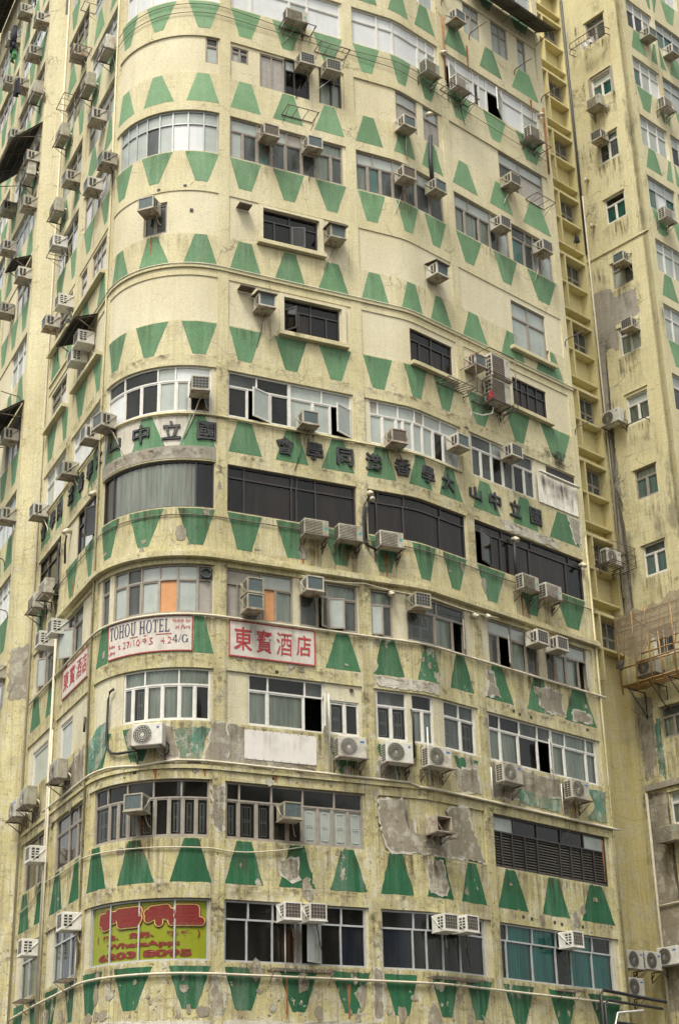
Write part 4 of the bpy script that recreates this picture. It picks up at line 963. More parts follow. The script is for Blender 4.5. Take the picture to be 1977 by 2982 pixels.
for (a, b) in ((.3, 4.1), (4.5, 8.4), (8.8, 11.6)):
    piece('pier', 'wall', (a - .3 if a > .5 else .0, a, -.3, .012, GROUND, ROOF), S=FL)
    for f in range(1, NF): piece('spandrel', 'wall', (a, b, -.24, 0, H[f - 1], B[f]), S=FL)
    piece('spandrel', 'wall', (a, b, -.24, 0, GROUND, B[0]), S=FL); piece('parapet', 'wall', (a, b, -.24, 0, H[-1], ROOF), S=FL)
    for f in range(2, NF):
        n = 6 if b - a > 3 else 4; fr = rnd.choice('aWsaWs'); g = ''.join(rnd.choice('wwfdbw') for _ in range(n))
        if f in (6, 7) or rnd.random() < .25:
            m = a + (b - a) * .55; piece('infill_panel', 'infill', (m, b, -.2, -.03, B[f], H[f]), S=FL); window(FL, B[f] + .01, H[f] - .01, B[f] + 1.0, even(a, m, 3), even(a, m, 3), fr, g[:3], 'fff', parent=TB)
        else: window(FL, B[f] + .01, H[f] - .01, B[f] + 1.0, even(a, b, n), even(a, b, n), fr, g, 'f' * n, parent=TB)
    for f in range(2, NF):
        up = f % 2 == 1
        for u in [v for v in (.35, 1.75, 3.1, 4.55, 5.95, 7.3, 8.85, 10.2) if a - .1 < v < b - .8]:
            bot, top = ((u, u + 1.0), (u + .29, u + .71)) if up else ((u + .29, u + .71), (u, u + 1.0))
            trapezoid(FL, bot, top, B[f] - 1.09, B[f] - .035, TB, peel=0 if f > 4 else .3, rnd=rnd)
for f in range(1, NF): piece('floor_slab', 'room', (.0, 11.6, -2.2, -.245, H[f] + .12, H[f] + .3), S=FL)
piece('interior_wall', 'room', (0, 11.6, -2.4, -2.2, GROUND, ROOF - .1), S=FL)
piece('end_wall', 'wall', (11.6, 11.8, -12, 0, GROUND, ROOF), S=FL); piece('roof', 'concrete', (-.5, 11.6, -12, -.3, ROOF - .3, ROOF - .05), S=FL)
# ------------------------------------------------------------------ the recess with its ladder of slabs, the side wall and the right wing: a second block
SW = thing('apartment_wing', 'yellow apartment wing with a plain stained side wall right of the corner block', 'building', None, (W1[0] + 4, W1[1] + 5, GROUND))
def wpiece(name, mat, *s, S=LD): return piece(name, mat, *s, parent=SW, S=S)
wpiece('recess_back_wall', 'ladder', (-7, 0, -.56, -.36, GROUND, ROOF + 4))
wpiece('recess_post', 'ladder', (-.16, .0, -.36, .0, GROUND, ROOF + 4))
for j in range(-2, 10):
    z3 = 23.70 + 2.93 * j
    if z3 < 6.5: continue
    wpiece('recess_slab', 'ladder', (-7, -.162, -.358, -.004, z3, z3 + .085))
    wpiece('recess_slab', 'ladder', (-7, -.162, -.358, -.004, z3 + 1.26, z3 + 1.375))
    wpiece('recess_slab', 'ladder', (-7, -.162, -.358, -.004, z3 + 1.76, z3 + 1.83))
    wpiece('recess_mullion', 'ladder', (-1.42, -1.34, -.22, -.006, z3 + .087, z3 + 1.258)); wpiece('recess_mullion', 'ladder', (-1.42, -1.34, -.22, -.006, z3 - 1.09, z3 - .002))
    wpiece('recess_side_panel', 'ladder', (-2.1, -1.425, -.3, -.2, z3 + .087, z3 + 1.258))
    wpiece('recess_opening', 'dark', (-1.31, -.23, -.3585, -.3545, z3 + .088, z3 + 1.2))
    window(LD, z3 + .09, z3 + 1.2, z3 + .62, [-1.3, -.66, -.22], [-1.3, -.66, -.22], 's', 'dd', 'dd', parent=SW, fo=-.305)
hol = []
WZ = [(45.06, 1.2), (42.13, 1.1), (39.23, 1.25), (36.3, 1.17), (33.36, 1.15), (30.5, 1.2), (27.56, 1.15), (24.59, 1.17), (21.66, 1.2), (18.55, 1.05), (15.77, 1.1), (12.87, 1.1)]
SU0, SU1 = 1.09, 2.03
for z, h in WZ: hol.append((SU0, SU1, z - h, z))
gridwall(SD, 'side_wall', 'side', -1.2, SIDEW - .002, GROUND, ROOF + 4, hol, SW)
for i, (z, h) in enumerate(WZ):
    fr = 'W' if i % 3 != 1 else 's'; m = (SU0 + SU1) / 2
    if i in (0, 7): fr = 's'
    if i in (1, 3): fr = 'W'
    if i == 9: window(SD, z - h + .01, z - .01, 0, [SU0, m, SU1], [SU0, m, SU1], 'W', 'cd', 'c', parent=SW, fo=-.02, fw=.06)
    else: window(SD, z - h + .01, z - .01, z - .36, [SU0, m, SU1], [SU0, SU1], fr, ['gd', 'tt', 'gg', 'tt', 'fd', 'cf', 'cc', 'tt', 'tt', 'gd', 'cc', 'cd'][i] if i != 1 else 'tt', 'dfcdt'[i % 5], gr=i in (2,), parent=SW, fo=-.05)
    if i in (1, 6): 
        for s in ((SU0 - .16, SU0 - .004, -.01, .006, z - h - .05, z + .12), (SU1 + .004, SU1 + .14, -.01, .006, z - h - .05, z + .12), (SU0, SU1, -.01, .006, z + .004, z + .12)): wpiece('window_surround', 'concrete' if i == 1 else 'side', s, S=SD)
    wpiece('lintel', 'side', (SU0 - .06, SU1 + .06, -.01, .05, z + .125 if i in (1, 6) else z + .002, z + .16), S=SD)
wpiece('thin_ledge', 'side', (-.2, SIDEW + .02, -.01, .05, 33.95, 34.02), S=SD)
wpiece('thin_ledge', 'concrete', (.2, SIDEW, -.01, .12, 13.05, 13.25), S=SD)
for i, (mat, pts) in enumerate((('concrete', [(.05, 32.5), (.9, 32.4), (1.05, 31.9), (2.08, 31.85), (2.1, 30.6), (1.1, 30.6), (1.0, 29.6), (.6, 29.9), (.05, 29.7)]), ('concrete', [(.02, 29.7), (.4, 29.8), (.38, 26), (.45, 22), (.4, 18.9), (.02, 18.9)]),
                            ('teal', [(.85, 15.5), (1.02, 15.4), (1.02, 13.3), (.8, 13.6), (.75, 14.5)]), ('concrete', [(.1, 13.0), (1.0, 12.9), (.95, 9.5), (1.6, 8.9), (2.8, 9.0), (2.8, 6), (.1, 6)]), ('concrete', [(.1, 16.4), (.8, 16.2), (.75, 14), (.2, 13.3)]))):
    bm = bmesh.new(); patch(bm, SD, pts, .006, seed=40 + i, rag=.05); link('bare_plaster_patch', bm, mat, SW)
run('drain_pipe', 'coil', [(.06, 34.3, .06), (.06, 47, .06)], .05, SD, SW); run('drain_pipe', 'pipe', [(.12, 20, .05), (.12, 37, .05)], .035, SD, SW)
run('drain_pipe', 'pipe', [(.2, 4, .06), (.2, 13, .06)], .05, SD, SW); run('conduit_pipe', 'pipe', [(.2, 9.3, .06), (SIDEW, 9.35, .06)], .03, SD, SW)
for (u, z) in ((.45, 37.6), (.5, 35.4)):
    bm = bmesh.new(); c = SD.pt(u, 0, z); tube(bm, [c, c + SD.n * .18, c + SD.n * .2 + Vector((0, 0, -.15))], .06, 8); link('vent_pipe', bm, 'pipe', SW)
for f in range(1, NF + 1):
    h = (H + [48.4])[f]; b = (B + [46.9])[f]; hp = H[f - 1]
    for (a, c) in ((.36, 2.12), (2.32, 4.2), (4.4, 6.6)):
        wpiece('spandrel', 'side' if f < 5 else 'wall', (a, c, -.24, 0, hp, b), S=WG)
        n = 3 if c - a < 2 else 4; r = random.Random(f * 13 + int(a))
        window(WG, b + .01, h - .01, b + .98, even(a, c, n), even(a, c, n), r.choice('WWa'), ''.join(r.choice('ffwtb') for _ in range(n)), 'fwf'[:1] * n, parent=SW)
    for i, u in enumerate((.42, 1.7, 2.95, 4.3)):
        up = f % 2 == 1; bot, top = ((u, u + 1.0), (u + .28, u + .7)) if up else ((u + .28, u + .7), (u, u + 1.0))
        trapezoid(WG, bot, top, b - 1.07, b - .035, SW, peel=0 if f > 4 else .4, rnd=rnd)
wpiece('spandrel', 'side', (.36, 6.6, -.24, 0, GROUND, B[1] - 1.5), S=WG)
for a, c in ((0, .36), (2.12, 2.32), (4.2, 4.4), (6.6, 7.4)): wpiece('pier', 'side' if a == 0 else 'wall', (a, c, -.3, .01, GROUND, ROOF + 4), S=WG)
for f in range(1, NF + 1): wpiece('floor_slab', 'room', (.25, 7.3, -1.9, -.245, H[f - 1] + .12, H[f - 1] + .3), S=WG)
wpiece('interior_wall', 'room', (.25, 7.3, -2.1, -1.9, GROUND, ROOF + 3), S=WG)
# ------------------------------------------------------------------ air conditioners
def surf_matrix(S, u, o, z):
    a = S.ang(u) if S is FR else S.a
    return Matrix.Translation(S.pt(u, o, z)) @ Matrix.Rotation(a, 4, 'Z')
def bracket(par, w, d, z, mat='steel', drop=.22, back=0.0):
    bm = bmesh.new()
    for x in (-w / 2 + .06, w / 2 - .06):
        box(bm, x - .015, x + .015, back - d, back, z - .03, z); box(bm, x - .015, x + .015, back - .03, back, z - drop, z - .03)
        bar(bm, (x, back - d + .05, z - .03), (x, back - .02, z - drop + .03), .014)
    box(bm, -w / 2, w / 2, back - d, back - d + .03, z - .028, z + .002)
    link('bracket', bm, mat, par)
def make_ac(ty):
    """prototype: local x along the wall, y into the wall (front face at -depth), z up, centred on its box"""
    t = thing('air_conditioner', None, None)
    body = {'white': 'ac_w', 'rust': 'ac_old', 'dark': 'ac_old', 'box': 'ac_old', 'splitA': 'ac_w', 'splitC': 'ac_w'}.get(ty, 'ac')
    coil = {'grid': 'coil', 'white': 'coil_b', 'teal': 'coil_t', 'plain': 'coil_t', 'hood': 'coil_t', 'rust': 'coil_b', 'dark': 'coil_t'}.get(ty, 'coil_b')
    if ty in ('grid', 'white', 'teal', 'plain', 'hood', 'rust', 'dark', 'box'):
        w, h, d = (.46, .42, .52) if ty in ('white', 'teal') else (.5, .42, .5)
        bm = bmesh.new(); x, z, f = w / 2, h / 2, -d
        if ty == 'box':                     # empty, broken sleeve: walls only
            for q in ((-x, -x + .03, f, 0, -z, z), (x - .03, x, f, 0, -z, z), (-x + .03, x - .03, f, 0, -z, -z + .03), (-x + .03, x - .03, f, 0, z - .03, z), (-x + .03, x - .03, -.05, -.02, -z + .03, z - .03)): box(bm, *q)
            bar(bm, (-x, f, z), (-x + .25, -.1, -z), .02); bar(bm, (-x, f + .12, z), (-x + .2, f, -z), .018)
            link('casing', bm, body, t); bracket(t, w + .1, d + .05, -z - .01); return t
        box(bm, -x, x, f + .025, 0, -z, z, bev=.012)
        for q in ((-x, -x + .035, f, f + .0245, -z, z), (x - .035, x, f, f + .0245, -z, z), (-x + .0352, x - .0352, f, f + .0245, -z, -z + .04), (-x + .0352, x - .0352, f, f + .0245, z - .035, z)): box(bm, *q)
        link('casing', bm, body, t)
        bm = bmesh.new(); box(bm, -x + .036, x - .036, f + .016, f + .0245, -z + .041, z - .036); link('condenser_grille', bm, coil, t)
        if ty in ('grid', 'white'):
            bm = bmesh.new()
            for i in range(1, 5): xx = -x + .035 + (w - .07) * i / 5; box(bm, xx - .004, xx + .004, f + .004, f + .014, -z + .041, z - .036)
            for i in range(1, 4): zz = -z + .04 + (h - .075) * i / 4; box(bm, -x + .036, x - .036, f + .002, f + .012, zz - .004, zz + .004)
            link('grille_bars', bm, 'fan', t)
        for s in (-1, 1):
            bm = bmesh.new()
            for i in range(2): y0 = f + .06 + i * .12; box(bm, *sorted((s * (x - .001), s * (x + .003))), y0, y0 + .085, -z + .07, z - .07)
            link('side_vent', bm, 'dark', t)
            if ty == 'white':
                bm = bmesh.new()
                for i in range(1, 4): zz = -z + .07 + (h - .14) * i / 4; box(bm, *sorted((s * (x + .0035), s * (x + .007))), f + .055, f + .27, zz - .012, zz + .012)
                link('vent_slat', bm, body, t)
            bm = bmesh.new(); bar(bm, (s * (x + .012), f + .1, -z + .03), (s * (x + .012), -.02, z - .02), .011); link('stay_rod', bm, body if ty == 'white' else 'ac', t)
        if ty == 'hood':
            bm = bmesh.new(); v = [(-x - .06, 0, z + .1), (x + .06, 0, z + .1), (x + .06, f - .06, z + .02), (-x - .06, f - .06, z + .02)]
            quad(bm, v); quad(bm, [(a, b, c - .015) for a, b, c in v]); quad(bm, [v[2], v[3], (v[3][0], v[3][1], v[3][2] - .04), (v[2][0], v[2][1], v[2][2] - .04)])
            link('rain_hood', bm, 'coil_b', t)
        bm = bmesh.new(); box(bm, -x - .02, x + .02, f - .01, -.0, -z - .022, -z - .002); link('tray', bm, 'ac_old' if ty != 'white' else 'ac_w', t)
        bm = bmesh.new(); tube(bm, [(x * .6, -.1, -z - .02), (x * .7, -.08, -z - .16), (x * .9, -.03, -z - .3), (x * 1.1, -.012, -z - .34)], .008, 5); link('drain_hose', bm, 'pipe', t)
        return t
    w, h, d = {'cond': (.74, .48, .30), 'louv': (.66, .52, .32), 'big': (.86, .8, .36), 'split2': (.78, .55, .30)}.get(ty, (.80, .57, .30))
    x, z, y0 = w / 2, h / 2, -.12; f = y0 - d
    bm = bmesh.new(); box(bm, -x, x, f, y0, -z, z, bev=.015); link('casing', bm, body, t)
    if ty.startswith('split'):
        cx = -x + h / 2 + .0; r = h * .43
        bm = bmesh.new(); disc(bm, (cx, 0), r, f - .003, 24); link('fan_opening', bm, {'splitC': 'dark'}.get(ty, 'coil'), t)
        bm = bmesh.new()
        for k in range(1, 5): disc(bm, (cx, 0), r * k / 4.6, f - .012, 22, r0=r * k / 4.6 - .011)
        for k in range(16): a = 2 * pi * k / 16; bar(bm, (cx + .05 * cos(a), f - .011, .05 * sin(a)), (cx + r * cos(a + .3), f - .009, r * sin(a + .3)), .0045)
        disc(bm, (cx, 0), r * 1.04, f - .014, 26, r0=r * .96); disc(bm, (cx, 0), .05, f - .017, 12)
        link('fan_guard', bm, 'ac' if ty != 'splitC' else 'fan', t)
        bm = bmesh.new()
        if ty == 'splitA': disc(bm, (x - .12, z - .12), .035, f - .003, 12); m = 'blue'; link('badge', bm, m, t); bm = bmesh.new(); disc(bm, (x - .105, z - .105), .017, f - .006, 10); link('badge', bm, 'red', t)
        else:
            box(bm, x - .19, x - .07, f - .004, f - .001, z - .15, z - .10, bev=.0); link('badge', bm, 'blue', t)
        bm = bmesh.new()
        for i in range(2):
            for j in range(7): box(bm, -x - .004, -x - .001, f + .05 + i * .11, f + .14 + i * .11, -z + .06 + j * (h - .12) / 7, -z + .06 + (j + .7) * (h - .12) / 7)
        link('side_vent', bm, 'dark', t)
    else:
        n = 8 if ty == 'cond' else 10; x1 = x - .20 if ty in ('cond', 'louv') else x - .28
        bm = bmesh.new(); box(bm, -x + .03, x1, f - .002, f + .004, -z + .05, z - .05); link('coil_opening', bm, 'coil_b', t)
        bm = bmesh.new()
        for i in range(n): zz = -z + .06 + (h - .12) * (i + .5) / n; box(bm, -x + .03, x1, f - .012, f - .003, zz - (.009 if ty != 'big' else .004), zz + (.009 if ty != 'big' else .004))
        link('front_slats', bm, body, t)
        bm = bmesh.new()
        for i in range(2):
            for j in range(5): box(bm, -x - .004, -x - .001, f + .03 + i * .13, f + .14 + i * .13, -z + .05 + j * (h - .1) / 5, -z + .05 + (j + .75) * (h - .1) / 5)
        link('side_vent', bm, 'dark', t)
        bm = bmesh.new()
        if ty == 'cond': quad(bm, [(x - .13, f - .003, -.04), (x - .05, f - .003, -.01), (x - .07, f - .003, .05), (x - .14, f - .003, .03)])
        else: quad(bm, [(x - .14, f - .003, z - .16), (x - .08, f - .003, z - .16), (x - .08, f - .003, z - .10), (x - .14, f - .003, z - .10)])
        link('badge', bm, 'teal_badge', t)
    bracket(t, w + .06, d + .2, -z - .004, drop=.34)
    bm = bmesh.new(); tube(bm, [(x * .9, y0 + .03, -z * .4), (x + .06, y0 + .06, -z * .7), (x + .05, y0 + .09, -z - .1), (x * .8, -.02, -z - .2)], .022, 6); link('insulated_hose', bm, 'black' if ty in ('splitA', 'cond', 'splitC') else 'pipe', t)
    return t
PROTO = {}; used = set()
def clone(ty, M4):
    if ty not in PROTO: PROTO[ty] = make_ac(ty)
    p = PROTO[ty]
    if ty not in used: used.add(ty); p.matrix_world = M4; return p
    r = p.copy(); COL.objects.link(r); r.matrix_world = M4
    for c in list(p.children): k = c.copy(); COL.objects.link(k); k.parent = r
    return r
LOOK = {'grid': 'cream window air conditioner with square grid grille', 'white': 'bright white window air conditioner with grid grille', 'teal': 'cream window air conditioner with teal mesh', 'plain': 'cream window air conditioner with plain grey mesh',
        'hood': 'air conditioner under small metal hood', 'rust': 'rusty brown window air conditioner', 'dark': 'dark rusty window air conditioner', 'box': 'empty broken air conditioner sleeve with loose bars', 'cond': 'slatted condenser unit with teal badge',
        'louv': 'slatted outdoor condenser unit', 'big': 'large slatted condenser unit on a rack', 'split2': 'outdoor fan unit seen edge-on', 'splitA': 'white outdoor fan unit with round badge', 'splitB': 'cream outdoor fan unit with ringed guard', 'splitC': 'white outdoor unit with dark fan'}
def place_of(sfc, u):
    if sfc == 'FL': return 'far left facade'
    if sfc == 'SIDE': return 'stained side wall'
    if sfc == 'WING': return 'right wing front'
    if sfc == 'LAD': return 'recess at right'
    return 'buttress end of left wall' if u < -7.53 else 'left wall by curve' if u < -4.0 else 'curved corner bay' if u < .05 else 'first front bay' if u < 4.28 else 'middle front bay' if u < 8.25 else 'last front bay'
def row_of(z):
    f = 0
    for i, b in enumerate(B):
        if z >= b - .9: f = i
    return f
LABELS = []
def name_it(o, look, sfc, u, z): LABELS.append([o, look, sfc, u, z])
for (sfc, ty, u, z, w, kk) in AC:
    S = SURF[sfc]; o = 0.0
    if sfc == 'FL': u = max(u, .34)
    if sfc == 'BAND': pass
    t = clone(ty, surf_matrix(S, u, o, z)); t['category'] = 'air conditioner'; t['group'] = 'air conditioners on the facades'
    name_it(t, LOOK[ty], sfc, u, z)
def finish_labels():
    d = {}
    for o, look, sfc, u, z in LABELS:
        d.setdefault((look, sfc, place_of(sfc, u), row_of(z)), []).append((u, z, o))
    for (look, sfc, pl, r), L in d.items():
        rev = sfc == 'FL'
        L.sort(key=lambda q: (-q[0] if rev else q[0], -q[1]))
        stacked = len(L) == 2 and abs(L[0][0] - L[1][0]) < .15
        for i, (u, z, o) in enumerate(L):
            pre = '' if len(L) == 1 else (('upper ' if z == max(q[1] for q in L) else 'lower ') if stacked else ('left ', 'right ')[i] if len(L) == 2 else ('left ', 'middle ', 'right ')[i] if len(L) == 3 else ('first', 'second', 'third', 'fourth', 'fifth', 'sixth')[i] + ' from left ')
            o['label'] = f'{pre}{look}, {pl}, {ORD[r]} window row'

for i, (z, h) in enumerate(WZ):
    film(SD, SU0 - .3, SU1 + .3, z - h - 1.6, z - h, .0075, 'soot_run', SW); film(SD, -.1, .8, z - 2.2, z + .2, .0085, 'soot_spot' if i % 2 else 'soot_run', SW)
# ------------------------------------------------------------------ lettering and signs
def board(name, label, u0, u1, z0, z1, mat, off=.012, th=.02, S=FR, cat='sign'):
    """thin board bent to the wall; the Empty carries the label"""
    c = S.pt((u0 + u1) / 2, 0, z0); t = thing(name, label, cat, None, tuple(c))
    bm = bmesh.new(); slab(bm, S, u0, u1, off, off + th, z0, z1); link('panel', bm, mat, t); return t
def border(t, u0, u1, z0, z1, off, mat, w=.03, S=FR, gaps=()):
    bm = bmesh.new()
    for q in ((u0, u1, z0, z0 + w), (u0, u1, z1 - w, z1), (u0, u0 + w, z0 + w, z1 - w), (u1 - w, u1, z0 + w, z1 - w)): slab(bm, S, q[0], q[1], off, off + .005, q[2], q[3])
    link('border', bm, mat, t)
def letters(t, name, me, mat): me.materials.append(MT[mat]); return obj(name, me, t)
def serif(ch):
    """serif capitals as strokes: list of polygons in a unit box (width, polys)"""
    T, s, th = .15, .07, .05
    R = lambda x0, y0, x1, y1: [(x0, y0), (x1, y0), (x1, y1), (x0, y1)]
    foot = lambda c, y: R(c - T * .95, y, c + T * .95, y + th)
    if ch == 'T': return .62, [R(.24, .0, .38, 1), R(0, .93, .62, 1), [(0, .78), (.05, .78), (.09, .93), (0, .93)], [(.62, .78), (.57, .78), (.53, .93), (.62, .93)], R(.16, 0, .46, th)]
    if ch == 'H': return .78, [R(.1, 0, .24, 1), R(.54, 0, .68, 1), R(.24, .47, .54, .54), R(.02, 0, .32, th), R(.02, .95, .32, 1), R(.46, 0, .76, th), R(.46, .95, .76, 1)]
    if ch == 'U': return .74, [R(.1, .25, .24, 1), R(.54, .25, .62, 1), R(.02, .95, .32, 1), R(.46, .95, .74, 1), [(.1, .25), (.24, .25), (.27, .12), (.36, .06), (.36, 0), (.22, .02), (.13, .1)], [(.36, .0), (.36, .06), (.47, .09), (.54, .25), (.62, .25), (.58, .1), (.48, .01)]]
    if ch == 'E': return .60, [R(.1, 0, .24, 1), R(.02, 0, .58, .06), R(.02, .94, .56, 1), R(.24, .48, .44, .54), R(.41, .40, .45, .62), [(.58, .06), (.58, .24), (.54, .24), (.48, .06)], [(.56, .94), (.56, .78), (.52, .78), (.46, .94)]]
    if ch == 'L': return .58, [R(.1, 0, .24, 1), R(.02, 0, .56, .06), R(.02, .95, .34, 1), [(.56, .06), (.56, .26), (.52, .26), (.45, .06)]]
    if ch == 'O':
        P = []; n = 20
        for i in range(n):
            a, b = 2 * pi * i / n, 2 * pi * (i + 1) / n
            o = lambda q: (.36 + .36 * cos(q), .5 + .52 * sin(q)); k = lambda q: (.36 + .21 * cos(q), .5 + .46 * sin(q))
            P.append([o(a), o(b), k(b), k(a)])
        return .72, P
    if ch == '/': return .3, [[(0, 0), (.06, 0), (.3, 1), (.24, 1)]]
    if ch == '4': return .6, [R(.36, 0, .48, 1), R(0, .24, .6, .31), [(0, .31), (.09, .31), (.42, .94), (.36, 1)], R(.27, 0, .57, .05)]
    if ch == 'G':
        w, P = serif('O'); P = [p for i, p in enumerate(P) if not (i in (0, 1, 19))]
        return .76, P + [R(.56, .04, .70, .45), R(.46, .42, .78, .47)]
    return .3, []
def serif_text(S, s, u0, u1, z0, z1, off, rise=0.0):
    tot = sum(serif(c)[0] + .09 if c != ' ' else .32 for c in s) - .09; k = (u1 - u0) / tot; x = 0; bm = bmesh.new()
    for c in s:
        if c == ' ': x += .32; continue
        w, P = serif(c)
        for p in P:
            vs = [bm.verts.new(S.pt(u0 + (x + q[0]) * k, off, z0 + q[1] * (z1 - z0) + rise * (x + q[0]) / tot)) for q in p]
            bm.faces.new(vs)
        x += w + .09
    me = bpy.data.meshes.new('lettering'); bmesh.ops.recalc_face_normals(bm, faces=bm.faces); bm.to_mesh(me); bm.free(); return me
t = board('hotel_sign', 'white curved hotel name board reading TOHOU HOTEL with red edge', -3.12, -.67, 13.67, 14.64, 'board')
border(t, -3.12, -.67, 13.67, 14.64, .033, 'red', .025)
letters(t, 'lettering', serif_text(FR, 'TOHOU HOTEL', -3.05, -1.26, 14.2, 14.55, .040), 'navy')
letters(t, 'lettering', serif_text(FR, '4/G', -1.18, -.78, 13.90, 14.11, .040), 'navy')
letters(t, 'faded_lettering', fit_text('Home for', FR, -1.2, -.72, 14.44, 14.56, .040, rough=.004, shear=.3), 'red')
letters(t, 'faded_lettering', fit_text('at Park', FR, -1.12, -.72, 14.27, 14.37, .040, rough=.004, shear=.3), 'red')
letters(t, 'faded_lettering', fit_text('s 27/10 9 5   4 2', FR, -2.72, -1.2, 13.88, 14.06, .040, rough=.014, seed=4), 'red')
letters(t, 'faded_lettering', fit_text('Hot', FR, -3.06, -2.84, 13.98, 14.08, .040, rough=.012), 'red'); letters(t, 'faded_lettering', fit_text('Line', FR, -3.06, -2.84, 13.80, 13.90, .040, rough=.012), 'red')
bm = bmesh.new()
for a, b in ((-2.35, -2.12), (-1.95, -1.88), (-1.62, -1.2)): slab(bm, FR, a, b, .036, .040, 14.13, 14.15)
link('red_rule', bm, 'red', t)
t = board('hotel_sign', 'white hotel board with four red Chinese characters on the first front bay', .29, 2.75, 13.63, 14.63, 'board')
border(t, .29, 2.75, 13.63, 14.63, .033, 'red', .035)
for c, (a, b) in zip('東寶酒店', ((.43, .95), (1.06, 1.5), (1.63, 2.07), (2.2, 2.62))):
    me = fit_text(c, FR, a, b, 13.86 - (.05 if c != '店' else .0), 14.46, .040, bold=.003 if c == '酒' else .013, rough=.006, seed=ord(c)); letters(t, 'character', me, 'red')
t = board('hotel_sign', 'white hotel board with red Chinese characters on the left wall, steeply foreshortened', -6.78, -4.43, 13.66, 14.53, 'board')
border(t, -6.78, -4.43, 13.66, 14.53, .033, 'red', .035)
for c, (a, b) in zip('東寶酒店', ((-6.65, -6.15), (-6.05, -5.55), (-5.42, -4.95), (-4.9, -4.5))):
    letters(t, 'character', fit_text(c, FR, a, b, 13.85, 14.4, .040, bold=.003 if c == '酒' else .013, rough=.006, seed=ord(c)), 'red')
t = board('blank_banner', 'blank white vinyl banner laced below the hotel windows', .74, 2.74, 10.94, 11.71, 'vinyl', cat='banner', th=.012)
bm = bmesh.new(); rnd = random.Random(2)
for i in range(9):
    for z in (10.96, 11.69): slab(bm, FR, .78 + i * .24, .80 + i * .24, .0245, .028, z - .012, z + .012)
link('eyelets', bm, 'steel', t)
# raised charcoal characters of the alumni association, read right to left, on the front and again round the corner
for nm, lab, row in (('raised_lettering', 'row of raised charcoal Chinese characters along the front wall', list(zip('會學同港香學大山中立國', (1.93, 2.84, 3.78, 4.68, 5.61, 6.52, 7.36, 8.53, 9.4, 10.32, 11.26)))),
                     ('raised_lettering', 'raised charcoal Chinese characters wrapping the curved corner and left wall', list(zip('國立中山大學香港同學會', (-.38, -1.33, -2.22, -3.2, -4.2, -5.06, -5.89, -6.91, -8.02, -8.8, -9.8))))):
    t = thing(nm, lab, 'lettering', 'raised association lettering', tuple(FR.pt(row[0][1], 0, 20)))
    for c, u in row:
        hh = .27; zc = 20.02 + (.03 if u < 0 else 0)
        if c in '山': hh = .2
        letters(t, 'character', fit_text(c, FR, u - .26, u + .26, zc - hh, zc + hh, .030, bold=.016, ext=.022, rough=.011, seed=ord(c)), 'ink')
# rental poster stuck behind the four panes of the lowest curved window
t = thing('rental_poster', 'yellow-green rental poster with red lettering filling the lowest curved window', 'poster', None, tuple(FR.pt(-1.9, 0, 5.95)))
LIM = [s for s in WIN if s[8][0] == 10][0][5]
for a, b in zip(LIM, LIM[1:]):
    bm = bmesh.new(); slab(bm, FR, a + .03, b - .03, -.130, -.122, 5.97, 7.34); link('sheet', bm, 'lime', t)
def capsule(bm, u0, z0, u1, z1, r, off):
    a = math.atan2(z1 - z0, u1 - u0); P = [(u1 + r * cos(a - pi / 2 + k * pi / 8), z1 + r * sin(a - pi / 2 + k * pi / 8)) for k in range(9)] + [(u0 + r * cos(a + pi / 2 + k * pi / 8), z0 + r * sin(a + pi / 2 + k * pi / 8)) for k in range(9)]
    bm.faces.new([bm.verts.new(FR.pt(u, off, z)) for u, z in P])
ZHAO = [(.05, .72, .38, .76), (.22, .98, .22, .1), (.22, .1, .12, .06), (.04, .38, .38, .5), (.48, .88, .92, .9), (.92, .9, .86, .56), (.68, .88, .5, .52), (.52, .4, .92, .4), (.92, .4, .88, .06), (.88, .06, .54, .06), (.54, .06, .52, .4)]
ZU = [(.38, .95, .1, .85), (.03, .66, .46, .68), (.24, .9, .24, .02), (.22, .62, .04, .3), (.26, .6, .44, .38), (.58, .92, .9, .92), (.9, .92, .9, .08), (.58, .92, .58, .08), (.58, .65, .9, .65), (.58, .38, .9, .38), (.48, .06, 1, .06)]
for layer, (r, mat) in enumerate(((.138, 'crimson_d'), (.118, 'cream_line'), (.088, 'crimson'))):
    for strokes, a, b in ((ZHAO, -3.16, -1.82), (ZU, -1.72, -.34)):
        bm = bmesh.new()
        for i, q in enumerate(strokes):
            n = 3
            for k in range(n):
                p0 = (q[0] + (q[2] - q[0]) * k / n, q[1] + (q[3] - q[1]) * k / n); p1 = (q[0] + (q[2] - q[0]) * (k + 1) / n, q[1] + (q[3] - q[1]) * (k + 1) / n)
                capsule(bm, a + (b - a) * p0[0], 6.84 + .34 * p0[1], a + (b - a) * p1[0], 6.84 + .34 * p1[1], r, -.108 + layer * .0125 + (i * 3 + k) * .00035)
        me = bpy.data.meshes.new('print'); bm.to_mesh(me); bm.free(); letters(t, 'print', me, mat)
letters(t, 'print', fit_text('(', FR, -3.28, -3.22, 6.47, 6.66, -.108, bold=.03), 'crimson'); letters(t, 'print', fit_text('):'[0], FR, -.42, -.35, 6.47, 6.66, -.108, bold=.03), 'crimson')
for s, a, b in (('業主、', -3.1, -2.5), ('免佣、', -2.2, -1.5), ('寫字', -1.2, -.5)): letters(t, 'print', fit_text(s, FR, a, b, 6.5, 6.64, -.108, bold=.05), 'crimson')
letters(t, 'print', fit_text('WhatsApp:', FR, -2.9, -.85, 6.26, 6.42, -.108, bold=.045), 'crimson')
letters(t, 'print', fit_text('6203 8095', FR, -3.2, -.55, 6.03, 6.21, -.108, bold=.05), 'crimson')
